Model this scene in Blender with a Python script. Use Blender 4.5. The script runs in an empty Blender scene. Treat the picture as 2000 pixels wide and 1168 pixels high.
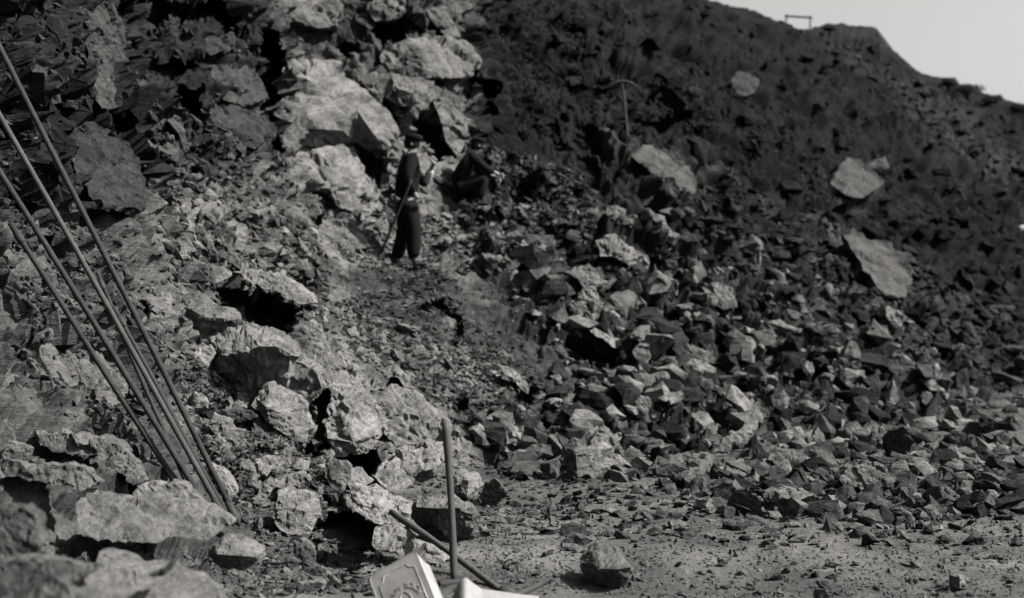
import bpy, bmesh, math, random
import numpy as np
from mathutils import Vector, Matrix
from mathutils.geometry import delaunay_2d_cdt

random.seed(7)
rng = np.random.default_rng(11)
scene = bpy.context.scene
COL = scene.collection

# ------------------------------------------------------------------ camera, sky, sun, exposure
CAM_H = 1.5
FPX = 2414.0                      # focal length in pixels of a 2000 x 1168 picture
cam = bpy.data.cameras.new('camera')
cam_o = bpy.data.objects.new('camera', cam)
COL.objects.link(cam_o)
cam_o.location = (0, 0, CAM_H)
cam_o.rotation_euler = (math.radians(90), 0, 0)
cam.sensor_width = 36
cam.lens = 36 * FPX / 2000
cam.clip_end = 2000
cam.dof.use_dof = True
cam.dof.focus_distance = 8.2
cam.dof.aperture_fstop = 1.5
scene.camera = cam_o

SUN_DIR = Vector((0.66, -0.10, 0.72)).normalized()       # towards the sun
sun_el = math.asin(SUN_DIR.z)
sun_az = math.atan2(SUN_DIR.x, SUN_DIR.y)
world = bpy.data.worlds.new('World')
scene.world = world
world.use_nodes = True
wn = world.node_tree
bg = wn.nodes['Background']
sky = wn.nodes.new('ShaderNodeTexSky')
sky.sky_type = 'NISHITA'
sky.sun_disc = False
sky.sun_elevation = sun_el
sky.sun_rotation = sun_az
sky.dust_density = 5.0
bw = wn.nodes.new('ShaderNodeRGBToBW')                   # monochrome plate
tint = wn.nodes.new('ShaderNodeMix')
tint.data_type = 'RGBA'
tint.blend_type = 'MULTIPLY'
tint.inputs[0].default_value = 1
tint.inputs[7].default_value = (1.0, 0.985, 0.965, 1)
wn.links.new(sky.outputs[0], bw.inputs[0])
wn.links.new(bw.outputs[0], tint.inputs[6])
wn.links.new(tint.outputs[2], bg.inputs[0])
bg.inputs[1].default_value = 0.066

sun = bpy.data.lights.new('sun', 'SUN')
sun.energy = 5.0
sun.angle = math.radians(0.5)
sun.color = (1.0, 0.985, 0.965)
sun_o = bpy.data.objects.new('sun', sun)
COL.objects.link(sun_o)
sun_o.rotation_euler = SUN_DIR.to_track_quat('Z', 'Y').to_euler()
sun_o.location = (20, 0, 25)

vs = scene.view_settings
vs.view_transform = 'Standard'
vs.look = 'None'
vs.gamma = 1
vs.exposure = 1.8
scene.cycles.use_denoising = True
scene.cycles.max_bounces = 4
scene.cycles.diffuse_bounces = 2


def at(px, py, d):
    return Vector(((px - 1000) * d / FPX, d, CAM_H + (584 - py) * d / FPX))


# ------------------------------------------------------------------ numpy noise
def _hash(ix, iy, iz, seed):
    h = (ix.astype(np.int64) * 374761393 + iy.astype(np.int64) * 668265263 + iz.astype(np.int64) * 2147483647 + seed * 974634777) & 0xFFFFFFFF
    h = ((h ^ (h >> 13)) * 1274126177) & 0xFFFFFFFF
    h = ((h ^ (h >> 16)) * 2246822519) & 0xFFFFFFFF
    return h ^ (h >> 15)


def _u(h, k=0):
    h = (h * (2654435761 + 2 * k * 40503) + k * 97531) & 0xFFFFFFFF
    h = ((h ^ (h >> 15)) * 2246822519) & 0xFFFFFFFF
    return ((h ^ (h >> 13)) & 0xFFFFFF).astype(np.float32) / float(0xFFFFFF)


def vnoise(P, seed=0):
    f = np.floor(P)
    i = f.astype(np.int64)
    t = (P - f)
    t = t * t * t * (t * (t * 6 - 15) + 10)
    out = 0
    for dx in (0, 1):
        wx = t[:, 0] if dx else 1 - t[:, 0]
        for dy in (0, 1):
            wy = t[:, 1] if dy else 1 - t[:, 1]
            for dz in (0, 1):
                wz = t[:, 2] if dz else 1 - t[:, 2]
                out = out + wx * wy * wz * _u(_hash(i[:, 0] + dx, i[:, 1] + dy, i[:, 2] + dz, seed))
    return out * 2 - 1


def fbm(P, octaves=4, seed=0, gain=0.5):
    a, s, out = 1.0, 1.0, 0
    for o in range(octaves):
        out = out + a * vnoise(P * s + o * 17.3, seed + o)
        a *= gain
        s *= 2.03
    return out


def facets(P, size, seed=0, tilt=0.6):
    """broken-block relief: every cell of a jittered lattice carries its own tilted plane. Returns height (about -1..1 times size) and edge distance"""
    Q = P / size
    b = np.floor(Q).astype(np.int64)
    best = np.full(len(P), 1e9, np.float32)
    sec = np.full(len(P), 1e9, np.float32)
    val = np.zeros(len(P), np.float32)
    for dx in (-1, 0, 1):
        for dy in (-1, 0, 1):
            for dz in (-1, 0, 1):
                c = b + np.array((dx, dy, dz))
                h = _hash(c[:, 0], c[:, 1], c[:, 2], seed)
                fx = c[:, 0] + _u(h, 1)
                fy = c[:, 1] + _u(h, 2)
                fz = c[:, 2] + _u(h, 3)
                ex, ey, ez = Q[:, 0] - fx, Q[:, 1] - fy, Q[:, 2] - fz
                d2 = (ex * ex + ey * ey + ez * ez).astype(np.float32)
                v = (_u(h, 4) * 2 - 1) * 0.6 + tilt * 2 * ((_u(h, 5) - .5) * ex + (_u(h, 6) - .5) * ey + (_u(h, 7) - .5) * ez)
                m = d2 < best
                sec = np.where(m, best, np.minimum(sec, d2))
                val = np.where(m, v, val)
                best = np.where(m, d2, best)
    return val, np.sqrt(sec) - np.sqrt(best)


_a = math.radians(28)
_b = math.radians(20)
STRATA = np.array(Matrix.Rotation(_a, 3, 'Y') @ Matrix.Rotation(_b, 3, 'X'))


def strata(P, k=2.4):
    Q = P @ STRATA
    Q[:, 2] *= k
    return Q


def sstep(a, b, x):
    t = np.clip((x - a) / (b - a), 0, 1)
    return t * t * (3 - 2 * t)


def poly_sd(X, Y, poly):
    """signed distance in pixels, positive inside"""
    n = len(poly)
    d = np.full(X.shape, 1e9)
    ins = np.zeros(X.shape, bool)
    for i in range(n):
        x0, y0 = poly[i]
        x1, y1 = poly[(i + 1) % n]
        ex, ey = x1 - x0, y1 - y0
        t = np.clip(((X - x0) * ex + (Y - y0) * ey) / (ex * ex + ey * ey + 1e-9), 0, 1)
        d = np.minimum(d, np.hypot(X - x0 - t * ex, Y - y0 - t * ey))
        if y0 != y1:
            c = ((y0 > Y) != (y1 > Y)) & (X < ex * (Y - y0) / (y1 - y0) + x0)
            ins ^= c
    return np.where(ins, d, -d)


# ------------------------------------------------------------------ materials (all monochrome: the plate is black and white)
TINT = (1.0, 0.975, 0.945)
ROCK_VALUE = 0.285                 # dark slate: scales every stone's own tone


def new_mat(name):
    m = bpy.data.materials.new(name)
    m.use_nodes = True
    return m, m.node_tree.nodes, m.node_tree.links


def math_node(N, L, op, a, b=None, clamp=False):
    n = N.new('ShaderNodeMath')
    n.operation = op
    n.use_clamp = clamp
    for i, v in enumerate((a, b)):
        if v is None:
            continue
        if isinstance(v, (int, float)):
            n.inputs[i].default_value = v
        else:
            L.new(v, n.inputs[i])
    return n.outputs[0]


def noise_node(N, L, vec, scale, detail=4, rough=0.6):
    n = N.new('ShaderNodeTexNoise')
    n.inputs['Scale'].default_value = scale
    n.inputs['Detail'].default_value = detail
    n.inputs['Roughness'].default_value = rough
    L.new(vec, n.inputs['Vector'])
    return n.outputs[0]


def rock_material(name, source, bump=0.5, fine=26, streak=True):
    """source: 'object' reads the object's colour, 'attr' the mesh attribute tone"""
    m, N, L = new_mat(name)
    b = N['Principled BSDF']
    b.inputs['Roughness'].default_value = 0.9
    b.inputs['Specular IOR Level'].default_value = 0.04
    geo = N.new('ShaderNodeNewGeometry')
    vec = geo.outputs['Position']
    if source == 'object':
        oi = N.new('ShaderNodeObjectInfo')
        sep = N.new('ShaderNodeSeparateColor')
        L.new(oi.outputs['Color'], sep.inputs[0])
        tone = sep.outputs[0]
    else:
        at_ = N.new('ShaderNodeAttribute')
        at_.attribute_name = 'tone'
        tone = at_.outputs['Fac']
    big = noise_node(N, L, vec, 3.4 if streak else 2.2, 6, 0.72)
    fin = noise_node(N, L, vec, fine, 5, 0.7)
    mp = N.new('ShaderNodeMapping')
    mp.inputs['Rotation'].default_value = (_b, _a, 0.3)
    mp.inputs['Scale'].default_value = (2.0, 2.0, 17.0)
    if source == 'object':
        vr = N.new('ShaderNodeVectorRotate')
        vr.rotation_type = 'EULER_XYZ'
        cb = N.new('ShaderNodeCombineXYZ')
        for i_, k_ in enumerate((0.9, 1.3, 1.0)):
            L.new(math_node(N, L, 'MULTIPLY', oi.outputs['Random'], k_), cb.inputs[i_])
        L.new(vec, vr.inputs['Vector'])
        L.new(cb.outputs[0], vr.inputs['Rotation'])
        L.new(vr.outputs[0], mp.inputs[0])
    else:
        L.new(vec, mp.inputs[0])
    stk = noise_node(N, L, mp.outputs[0], 1.6, 5, 0.7)
    # multiplicative mottling around 1
    mr = N.new('ShaderNodeMapRange')
    mr.interpolation_type = 'SMOOTHSTEP'
    mr.inputs['From Min'].default_value = 0.34
    mr.inputs['From Max'].default_value = 0.62
    mr.inputs['To Min'].default_value = (0.62 if source == 'object' else 0.4) if streak else 0.75
    mr.inputs['To Max'].default_value = 1.2
    L.new(big, mr.inputs['Value'])
    v1 = mr.outputs[0]
    v2 = math_node(N, L, 'MULTIPLY_ADD', fin, 1.9)
    v2.node.inputs[2].default_value = 0.05
    v3 = math_node(N, L, 'MULTIPLY_ADD', stk, (1.5 if source == 'object' else 1.1) if streak else 0.6)
    v3.node.inputs[2].default_value = (0.25 if source == 'object' else 0.45) if streak else 0.7
    t = math_node(N, L, 'MULTIPLY', tone, v1)
    t = math_node(N, L, 'MULTIPLY', t, ROCK_VALUE)
    t = math_node(N, L, 'MULTIPLY', t, v2)
    t = math_node(N, L, 'MULTIPLY', t, v3)
    t = math_node(N, L, 'MINIMUM', t, 0.55)
    mix = N.new('ShaderNodeCombineColor')
    for i, k in enumerate(TINT):
        L.new(math_node(N, L, 'MULTIPLY', t, k), mix.inputs[i])
    L.new(mix.outputs[0], b.inputs['Base Color'])
    hgt = math_node(N, L, 'ADD', math_node(N, L, 'MULTIPLY', fin, 0.6), math_node(N, L, 'MULTIPLY', stk, 0.8 if streak else 0.2))
    bp = N.new('ShaderNodeBump')
    bp.inputs['Strength'].default_value = bump
    bp.inputs['Distance'].default_value = 0.05
    L.new(hgt, bp.inputs['Height'])
    L.new(bp.outputs[0], b.inputs['Normal'])
    return m


M_ROCK = rock_material('slaty_rock', 'object', 0.7)
M_GROUND = rock_material('broken_ground', 'attr', 0.6)
M_GRAVEL = rock_material('gravel_floor', 'attr', 0.5, 40, False)
M_RUBBLE = rock_material('rubble_stone', 'attr', 0.9)


def plain(name, v, rough=0.7, metal=0.0, noise=0.3, scale=12, tone=TINT, bump=0.0, stretch=None):
    m, N, L = new_mat(name)
    b = N['Principled BSDF']
    b.inputs['Roughness'].default_value = rough
    b.inputs['Metallic'].default_value = metal
    b.inputs['Specular IOR Level'].default_value = 0.5 if metal else 0.06
    tc = N.new('ShaderNodeTexCoord')
    vec = tc.outputs['Object']
    if stretch:
        mp = N.new('ShaderNodeMapping')
        mp.inputs['Scale'].default_value = stretch
        L.new(vec, mp.inputs[0])
        vec = mp.outputs[0]
    n = noise_node(N, L, vec, scale, 5, 0.6)
    k = math_node(N, L, 'MULTIPLY_ADD', n, 2 * noise * v)
    k.node.inputs[2].default_value = v * (1 - noise)
    mix = N.new('ShaderNodeCombineColor')
    for i, q in enumerate(tone):
        L.new(math_node(N, L, 'MULTIPLY', k, q), mix.inputs[i])
    L.new(mix.outputs[0], b.inputs['Base Color'])
    if bump:
        bp = N.new('ShaderNodeBump')
        bp.inputs['Strength'].default_value = bump
        bp.inputs['Distance'].default_value = 0.01
        L.new(n, bp.inputs['Height'])
        L.new(bp.outputs[0], b.inputs['Normal'])
    return m


M_STEEL = plain('dull_drill_steel', 0.018, 0.7, 0.0, 0.75, 16, bump=0.6)
M_STEEL_PALE = plain('pale_drill_steel', 0.034, 0.7, 0.0, 0.7, 16, bump=0.6)  # paler base tone than the other rods, used for one of them
M_WOOD = plain('weathered_ash_handle', 0.04, 0.65, 0, 0.45, 6, bump=0.3, stretch=(8, 8, 1))
M_IRON = plain('forged_iron', 0.022, 0.6, 0.0, 0.4, 20)
M_TIN = plain('tinplate', 0.2, 0.65, 0.6, 0.4, 11, bump=0.15)
M_CLOTH = plain('white_canvas', 0.13, 0.9, 0, 0.22, 9, bump=0.9)
M_DARKCLOTH = plain('dark_wool_cloth', 0.004, 0.95, 0, 0.35, 14)
M_DARKCLOTH2 = plain('dark_denim_cloth', 0.005, 0.95, 0, 0.35, 18)
M_SKIN = plain('skin', 0.13, 0.6, 0, 0.12, 9)
M_SHIRT = plain('pale_shirt_cloth', 0.28, 0.9, 0, 0.15, 11)
M_HAIR = plain('dark_hair', 0.005, 0.8, 0, 0.3, 30)
M_LEATHER = plain('boot_leather', 0.006, 0.6, 0, 0.3, 15)
M_LEAF = plain('scrub_leaf', 0.006, 0.8, 0, 0.6, 1.3)
M_BARK = plain('scrub_stem', 0.012, 0.9, 0, 0.4, 9)
M_PLANK = plain('weathered_plank', 0.015, 0.85, 0, 0.3, 9)
M_POST = plain('whitewashed_post', 0.24, 0.8, 0, 0.1, 9)


# ------------------------------------------------------------------ helpers
def link(name, me, mat, parent=None, loc=None):
    o = bpy.data.objects.new(name, me)
    COL.objects.link(o)
    if mat and not len(me.materials):
        me.materials.append(mat)
    if parent:
        o.parent = parent
    if loc is not None:
        o.location = loc
    return o


def tag(o, label, cat, group=None):
    o['label'] = label
    o['category'] = cat
    o['kind'] = 'thing'
    if group:
        o['group'] = group
    return o


def empty(name, loc, label=None, cat=None, group=None):
    o = bpy.data.objects.new(name, None)
    COL.objects.link(o)
    o.location = loc
    o.empty_display_size = 0.1
    if label:
        tag(o, label, cat, group)
    return o


def mesh_from(name, V, Fs):
    me = bpy.data.meshes.new(name)
    me.from_pydata([tuple(v) for v in V], [], Fs)
    me.update()
    return me


def np_mesh(name, V, quads):
    """fast mesh of equal-sized faces (quads: (n,k) array)"""
    me = bpy.data.meshes.new(name)
    n, k = quads.shape
    me.vertices.add(len(V))
    me.vertices.foreach_set('co', np.asarray(V, np.float32).ravel())
    me.loops.add(n * k)
    me.loops.foreach_set('vertex_index', quads.astype(np.int32).ravel())
    me.polygons.add(n)
    me.polygons.foreach_set('loop_start', np.arange(0, n * k, k, dtype=np.int32))
    me.update(calc_edges=True)
    me.validate()
    me.shade_flat()
    return me


def set_tone(me, vals):
    a = me.attributes.new('tone', 'FLOAT', 'POINT')
    a.data.foreach_set('value', np.asarray(vals, np.float32))


def tube(pts, radii, seg=10, cap=True):
    """list of points -> verts, faces of a swept tube"""
    V, Fs = [], []
    pts = [Vector(p) for p in pts]
    n = len(pts)
    if not hasattr(radii, '__len__'):
        radii = [radii] * n
    ref = None
    for i, p in enumerate(pts):
        t = (pts[min(i + 1, n - 1)] - pts[max(i - 1, 0)]).normalized()
        if ref is None:
            ref = t.orthogonal().normalized()
        ref = (ref - t * ref.dot(t)).normalized()
        bn = t.cross(ref)
        for k in range(seg):
            a = 2 * math.pi * k / seg
            V.append(p + (ref * math.cos(a) + bn * math.sin(a)) * radii[i])
    for i in range(n - 1):
        for k in range(seg):
            Fs.append((i * seg + k, i * seg + (k + 1) % seg, (i + 1) * seg + (k + 1) % seg, (i + 1) * seg + k))
    if cap:
        Fs.append(tuple(range(seg - 1, -1, -1)))
        Fs.append(tuple((n - 1) * seg + k for k in range(seg)))
    return V, Fs


def tube_obj(name, pts, radii, mat, parent=None, seg=10, origin=None):
    V, Fs = tube(pts, radii, seg)
    if origin is not None:
        V = [v - Vector(origin) for v in V]
    me = mesh_from(name, V, Fs)
    for p in me.polygons:
        p.use_smooth = len(p.vertices) == 4
    return link(name, me, mat, parent, origin if (origin is not None and not parent) else None)


# ------------------------------------------------------------------ terrain: depth of the slope seen at chosen points, joined by a smooth sheet
CTRL = [
 (-500,-400,8.5),(-500,200,7),(-500,800,5),(-500,1500,2.9),
 (-250,0,8.2),(-250,500,7.2),(-250,900,5.2),(-250,1400,3.2),
 (0,-300,10.5),(0,0,9.6),(0,300,8.9),(0,600,8.1),(0,800,7.0),(0,900,6.1),(0,1000,5.3),(0,1168,4.3),(0,1500,3.2),
 (150,-300,13),(150,0,11.6),(150,200,10.4),(150,400,9.5),(150,600,8.8),(150,800,8.0),(150,900,7.1),(150,1000,6.2),(150,1168,4.8),(150,1500,3.5),
 (250,600,9.4),(270,800,8.5),(300,930,7.8),(300,1050,6.4),(300,1168,5.1),(300,1500,4.0),
 (300,300,12.3),(300,100,14),(300,-100,15),(300,-350,16.5),
 (350,450,11.8),(350,600,10.4),(350,750,9.5),(350,880,8.7),(410,1000,7.9),(450,1100,6.7),(450,1250,5.6),
 (500,400,14.4),(500,600,11.9),(500,750,10.4),(500,900,9.3),(500,1020,8.3),(560,1100,7.2),(600,1168,6.4),(600,1400,5.4),
 (450,200,14.8),(450,0,16.2),(450,-350,18.5),
 (560,200,17),(560,0,18.3),(700,-350,22),(700,0,19.5),(700,200,18),(700,350,17.2),(650,450,16),(650,560,13.7),(650,700,11.9),(650,850,10.5),(650,950,9.5),(700,1050,8.6),
 (800,513,16.5),(800,400,17.3),(850,200,18.5),(850,0,20),(850,600,14.4),(850,700,13),(850,820,11.6),(850,930,10.4),(850,1040,9.6),
 (950,-250,27),(950,100,22),(950,300,19.6),(950,450,17.5),(950,600,15.5),(950,750,13.1),(950,880,11.5),(950,980,10.6),
 (1100,0,27),(1100,150,23.5),(1100,300,20.5),(1100,450,18),(1100,600,16),(1100,750,13.7),(1100,900,11.7),
 (1225,275,20.9),(1225,150,24),(1225,0,30),(1200,-110,35),
 (1400,5,38),(1400,150,29),(1400,300,23.5),(1400,450,20),(1400,600,17.2),(1400,750,14.5),(1400,900,12.2),
 (1600,50,43),(1600,200,33),(1600,350,26),(1600,500,21.5),(1600,650,17.8),(1600,800,14.6),(1600,920,12.2),
 (1720,75,44),(1800,140,45),(1800,250,37),(1800,350,31),(1800,500,25),(1800,650,20),(1800,800,16),(1800,920,13.2),
 (2000,205,47),(2000,330,39),(2000,450,32),(2000,600,25.5),(2000,750,20),(2000,880,15.4),
 (2400,360,50),(2400,600,30),(2400,800,21),(2400,930,14.5),
 (1000,1200,9.6),(1000,1500,8.8),(1400,1050,11),(1400,1500,9.5),(1900,1050,12),(1900,1500,10.5),(2400,1200,12),(2400,1500,11),
]
_c = np.array(CTRL, float)
_X = _c[:, :2] / 1000
_n = len(_X)


def _k(r2):
    return r2 * np.log(r2 + 1e-12)


_D = ((_X[:, None] - _X[None]) ** 2).sum(-1)
_A = np.zeros((_n + 3, _n + 3))
_A[:_n, :_n] = _k(_D) + np.eye(_n) * 0.0015
_A[:_n, _n] = 1
_A[:_n, _n + 1:] = _X
_A[_n, :_n] = 1
_A[_n + 1:, :_n] = _X.T
_w = np.linalg.solve(_A, np.concatenate([np.log(_c[:, 2]), np.zeros(3)]))


def slope_depth(px, py):
    px = np.atleast_1d(np.asarray(px, float)) / 1000
    py = np.atleast_1d(np.asarray(py, float)) / 1000
    out = _w[_n] + _w[_n + 1] * px + _w[_n + 2] * py
    for i in range(_n):
        out = out + _w[i] * _k((px - _X[i, 0]) ** 2 + (py - _X[i, 1]) ** 2)
    return np.exp(out)


def terrain_depth(px, py):
    s = np.log(slope_depth(px, py))
    py = np.atleast_1d(np.asarray(py, float))
    fl = np.log(np.where(py > 600, CAM_H * FPX / np.maximum(py - 584, 16), 400.0))
    k = 0.035
    h = np.clip(0.5 + 0.5 * (fl - s) / k, 0, 1)
    return np.exp(fl * (1 - h) + s * h - k * h * (1 - h)), fl < s


def td(px, py):
    return float(terrain_depth(px, py)[0][0])


SKY = [(-700,-420),(700,-420),(900,-300),(1200,-110),(1300,-50),(1378,0),(1420,10),(1445,17),(1470,22),(1500,33),(1520,38),(1535,47),(1560,54),(1582,56),(1592,51),(1620,48),(1650,49),(1690,54),(1712,56),(1722,73),(1745,93),(1765,109),(1790,130),(1815,143),(1840,152),(1870,164),(1900,177),(1930,188),(1960,196),(2000,207),(2600,450)]
_sx, _sy = [p[0] for p in SKY], [p[1] for p in SKY]

cols = np.concatenate([np.arange(-520, -60, 14.0), np.arange(-60, 2060, 3.2), np.arange(2060, 2520, 14.0)])
ysk = np.interp(cols, _sx, _sy)
mid0 = np.maximum(ysk + 1, -30)
R1, R2, R3 = 40, 380, 22
rows = np.concatenate([
    ysk[None] + (mid0 - ysk)[None] * np.linspace(0, 1, R1, endpoint=False)[:, None],
    mid0[None] + (1190 - mid0)[None] * np.linspace(0, 1, R2, endpoint=False)[:, None],
    1190 + (1560 - 1190) * np.linspace(0, 1, R3)[:, None] * np.ones_like(mid0)[None]])
NRr, NC = rows.shape
PX = np.broadcast_to(cols[None], rows.shape).astype(float)
PY = rows
px, py = PX.ravel(), PY.ravel()
D, isfl = terrain_depth(px, py)
floorness = sstep(-0.06, 0.06, np.log(slope_depth(px, py)) - np.log(np.where(py > 600, CAM_H * FPX / np.maximum(py - 584, 16), 400.0)))

# hollows and overhang shadows in the rock: (outline in the view, how far it goes in)
HOLLOWS = [
 ([(300,120),(380,110),(390,150),(320,160)], .8), ([(345,170),(395,175),(390,240),(350,220)], .8), ([(160,190),(200,215),(190,300),(150,260)], .6), ([(10,20),(80,30),(90,70),(20,60)], .7),
 ([(0,180),(40,200),(30,260),(0,240)], .6), ([(260,300),(300,330),(310,400),(280,390)], .6), ([(370,330),(440,345),(420,370),(370,360)], .5), ([(520,300),(555,330),(545,360),(515,330)], .6),
 ([(425,60),(480,50),(485,110),(440,112)], .8), ([(655,90),(710,84),(720,112),(665,112)], .7),
 ([(403,805),(455,800),(500,802),(503,838),(440,842)], .5), ([(485,868),(516,865),(522,890),(488,896)], .4), ([(434,905),(462,915),(464,966),(440,950)], .5),
 ([(520,955),(556,952),(556,1000),(522,992)], .45), ([(622,968),(676,972),(682,998),(628,1000)], .5), ([(585,872),(640,868),(642,898),(590,896)], .4),
 ([(330,650),(352,668),(400,664),(420,690),(380,676),(340,672)], .35), ([(285,590),(312,612),(306,622),(280,610)], .35), ([(878,785),(905,770),(910,830),(885,825)], .6),
 ([(1010,740),(1050,760),(1040,790),(1010,780)], .5), ([(1060,850),(1095,860),(1100,930),(1062,925)], .6), ([(1480,690),(1520,680),(1530,720),(1490,730)], .7), ([(1460,590),(1500,580),(1510,630),(1470,640)], .7),
 ([(486,62),(560,66),(556,120),(556,180),(541,212),(549,292),(532,294),(520,200),(488,145)], 1.6),
 ([(718,58),(745,36),(790,26),(830,58),(842,72),(800,66),(770,80),(735,78)], 1.0),
 ([(838,150),(880,150),(930,128),(935,200),(905,190),(860,186)], 1.3),
 ([(730,184),(752,188),(768,218),(776,250),(758,240),(742,205)], 0.6),
 ([(800,232),(835,216),(868,250),(880,300),(860,330),(840,300),(820,250)], 1.2),
 ([(690,282),(720,290),(748,318),(742,360),(716,352),(702,310)], 0.9),
 ([(206,170),(230,190),(262,195),(278,255),(250,275),(215,240)], 1.0),
 ([(110,85),(148,90),(150,140),(116,140)], 0.7),
 ([(86,150),(130,150),(150,215),(110,232),(88,190)], 0.6),
 ([(228,0),(330,0),(460,0),(470,60),(330,40),(300,66),(262,100),(228,70)], 1.1),
 ([(280,232),(320,222),(352,262),(345,296),(310,290)], 0.8),
 ([(408,562),(432,540),(462,552),(500,556),(532,566),(566,586),(612,594),(600,612),(574,640),(572,690),(520,660),(470,652),(440,612)], 1.3),
 ([(600,1030),(640,1000),(690,998),(730,1024),(735,1070),(700,1110),(640,1130),(612,1090)], 1.1),
 ([(622,760),(648,748),(640,860),(615,850),(600,800)], 0.7),
 ([(640,868),(735,880),(735,930),(700,935),(650,905)], 0.8),
 ([(205,885),(250,890),(280,930),(262,962),(225,960),(200,930)], 1.0),
 ([(930,150),(975,160),(968,290),(935,300),(925,220)], 1.1),
 ([(600,425),(625,418),(640,440),(610,450)], 0.6),
 ([(830,590),(868,580),(905,640),(890,680),(840,660),(800,620)], 0.5),
 ([(1240,230),(1350,215),(1352,270),(1300,280),(1240,275)], 1.0),
 ([(1110,655),(1190,672),(1240,700),(1200,722),(1120,690)], 0.8),
 ([(1265,590),(1335,600),(1340,640),(1280,650),(1240,610)], 0.8),
 ([(1230,480),(1330,500),(1320,545),(1250,545)], 0.6),
 ([(1340,650),(1420,655),(1440,700),(1400,700)], 0.7),
 ([(1400,720),(1450,700),(1460,770),(1400,780)], 0.7),
 ([(1540,720),(1600,715),(1640,745),(1600,775),(1540,760)], 0.8),
 ([(1640,745),(1670,730),(1665,790),(1620,800)], 0.8),
 ([(1730,850),(1765,838),(1782,870),(1765,890),(1735,890)], 0.6),
 ([(1648,935),(1740,935),(1735,965),(1655,968)], 0.7),
 ([(985,330),(1050,360),(1090,420),(1020,420),(985,380)], 0.5),
 ([(40,350),(75,380),(110,470),(80,480),(50,420)], 0.5),
 ([(70,640),(120,660),(190,740),(150,760),(95,710)], 0.35),
 ([(200,660),(240,690),(270,780),(250,850),(220,800),(196,720)], 0.5),
]
push = np.zeros_like(D)
for poly, amt in HOLLOWS:
    xs = [p[0] for p in poly]
    ys = [p[1] for p in poly]
    m = (px > min(xs) - 14) & (px < max(xs) + 14) & (py > min(ys) - 14) & (py < max(ys) + 14)
    if not m.any():
        continue
    jit = 7 * vnoise(np.stack([px[m] * .06, py[m] * .06, np.zeros(m.sum())], 1), 5)
    sd = poly_sd(px[m], py[m], poly) + jit
    push[m] = np.maximum(push[m], amt * sstep(-4, 9, sd))
D = D + push
P = np.stack([(px - 1000) * D / FPX, D, CAM_H + (584 - py) * D / FPX], 1)


def grid_normals(P):
    G = P.reshape(NRr, NC, 3)
    du = np.gradient(G, axis=1)
    dv = np.gradient(G, axis=0)
    n = np.cross(du, -dv).reshape(-1, 3)
    n /= np.linalg.norm(n, axis=1)[:, None] + 1e-9
    flip = (n * P).sum(1) - n[:, 2] * CAM_H > 0
    n[flip] *= -1
    return n


# zones of the slope (0..1)
def zone(poly, soft=40):
    return sstep(-soft, soft, poly_sd(px, py, poly) + 26 * vnoise(np.stack([px * .012, py * .012, np.zeros_like(px)], 1), 3))


Z_CLIFF = zone([(-600,-500),(960,-500),(960,180),(930,300),(860,330),(760,480),(640,440),(560,400),(330,420),(290,560),(300,900),(430,1060),(440,1250),(300,1600),(-600,1600)])
Z_PALE = zone([(545,110),(760,170),(900,220),(910,300),(860,420),(980,560),(1020,760),(900,980),(640,1000),(470,900),(310,620),(250,420),(380,380),(560,300)])
Z_APRON = zone([(250,400),(560,380),(640,500),(620,700),(560,900),(420,960),(330,780),(300,560)])
Z_SCREE = zone([(640,540),(760,500),(860,520),(1000,620),(1120,700),(1080,760),(960,700),(820,640)], 25)
Z_FIELD = zone([(880,330),(1180,330),(1420,400),(1700,520),(2100,700),(2500,760),(2500,1000),(1500,960),(1000,960),(900,800),(1080,760),(1100,690),(860,510)])
Z_HILL = zone([(930,-600),(2600,-600),(2600,720),(2050,620),(1700,470),(1420,380),(1180,320),(960,300)])
fl = floorness

# bare bedrock showing through on the hillside
EXPOSED = [
 ([(1640,466),(1665,458),(1714,474),(1748,500),(1783,542),(1772,578),(1730,590),(1695,552),(1655,505),(1600,440),(1590,425)], .09),
 ([(1222,306),(1258,282),(1285,286),(1304,296),(1340,328),(1365,362),(1356,384),(1325,378),(1300,362),(1262,332)], .09),
 ([(1164,248),(1180,256),(1205,270),(1245,278),(1250,288),(1215,298),(1185,290)], .09),
 ([(1618,358),(1635,330),(1656,303),(1680,316),(1702,334),(1727,360),(1706,380),(1680,391),(1650,386)], .07),
 ([(1330,290),(1360,275),(1395,310),(1400,345),(1370,350),(1350,320)], .06),
 ([(1560,420),(1600,415),(1650,455),(1690,520),(1660,520),(1610,470)], .08),
 ([(1680,590),(1760,590),(1770,625),(1720,640)], .12),
 ([(1850,640),(1900,650),(1915,700),(1880,700)], .06),
]


def exposed_w(poly):
    j_ = 9 * vnoise(np.stack([px * .05, py * .05, np.zeros_like(px)], 1), 19) + 6 * vnoise(np.stack([px * .14, py * .14, np.zeros_like(px)], 1), 20)
    return sstep(-9, 9, poly_sd(px, py, poly) + j_)


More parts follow.
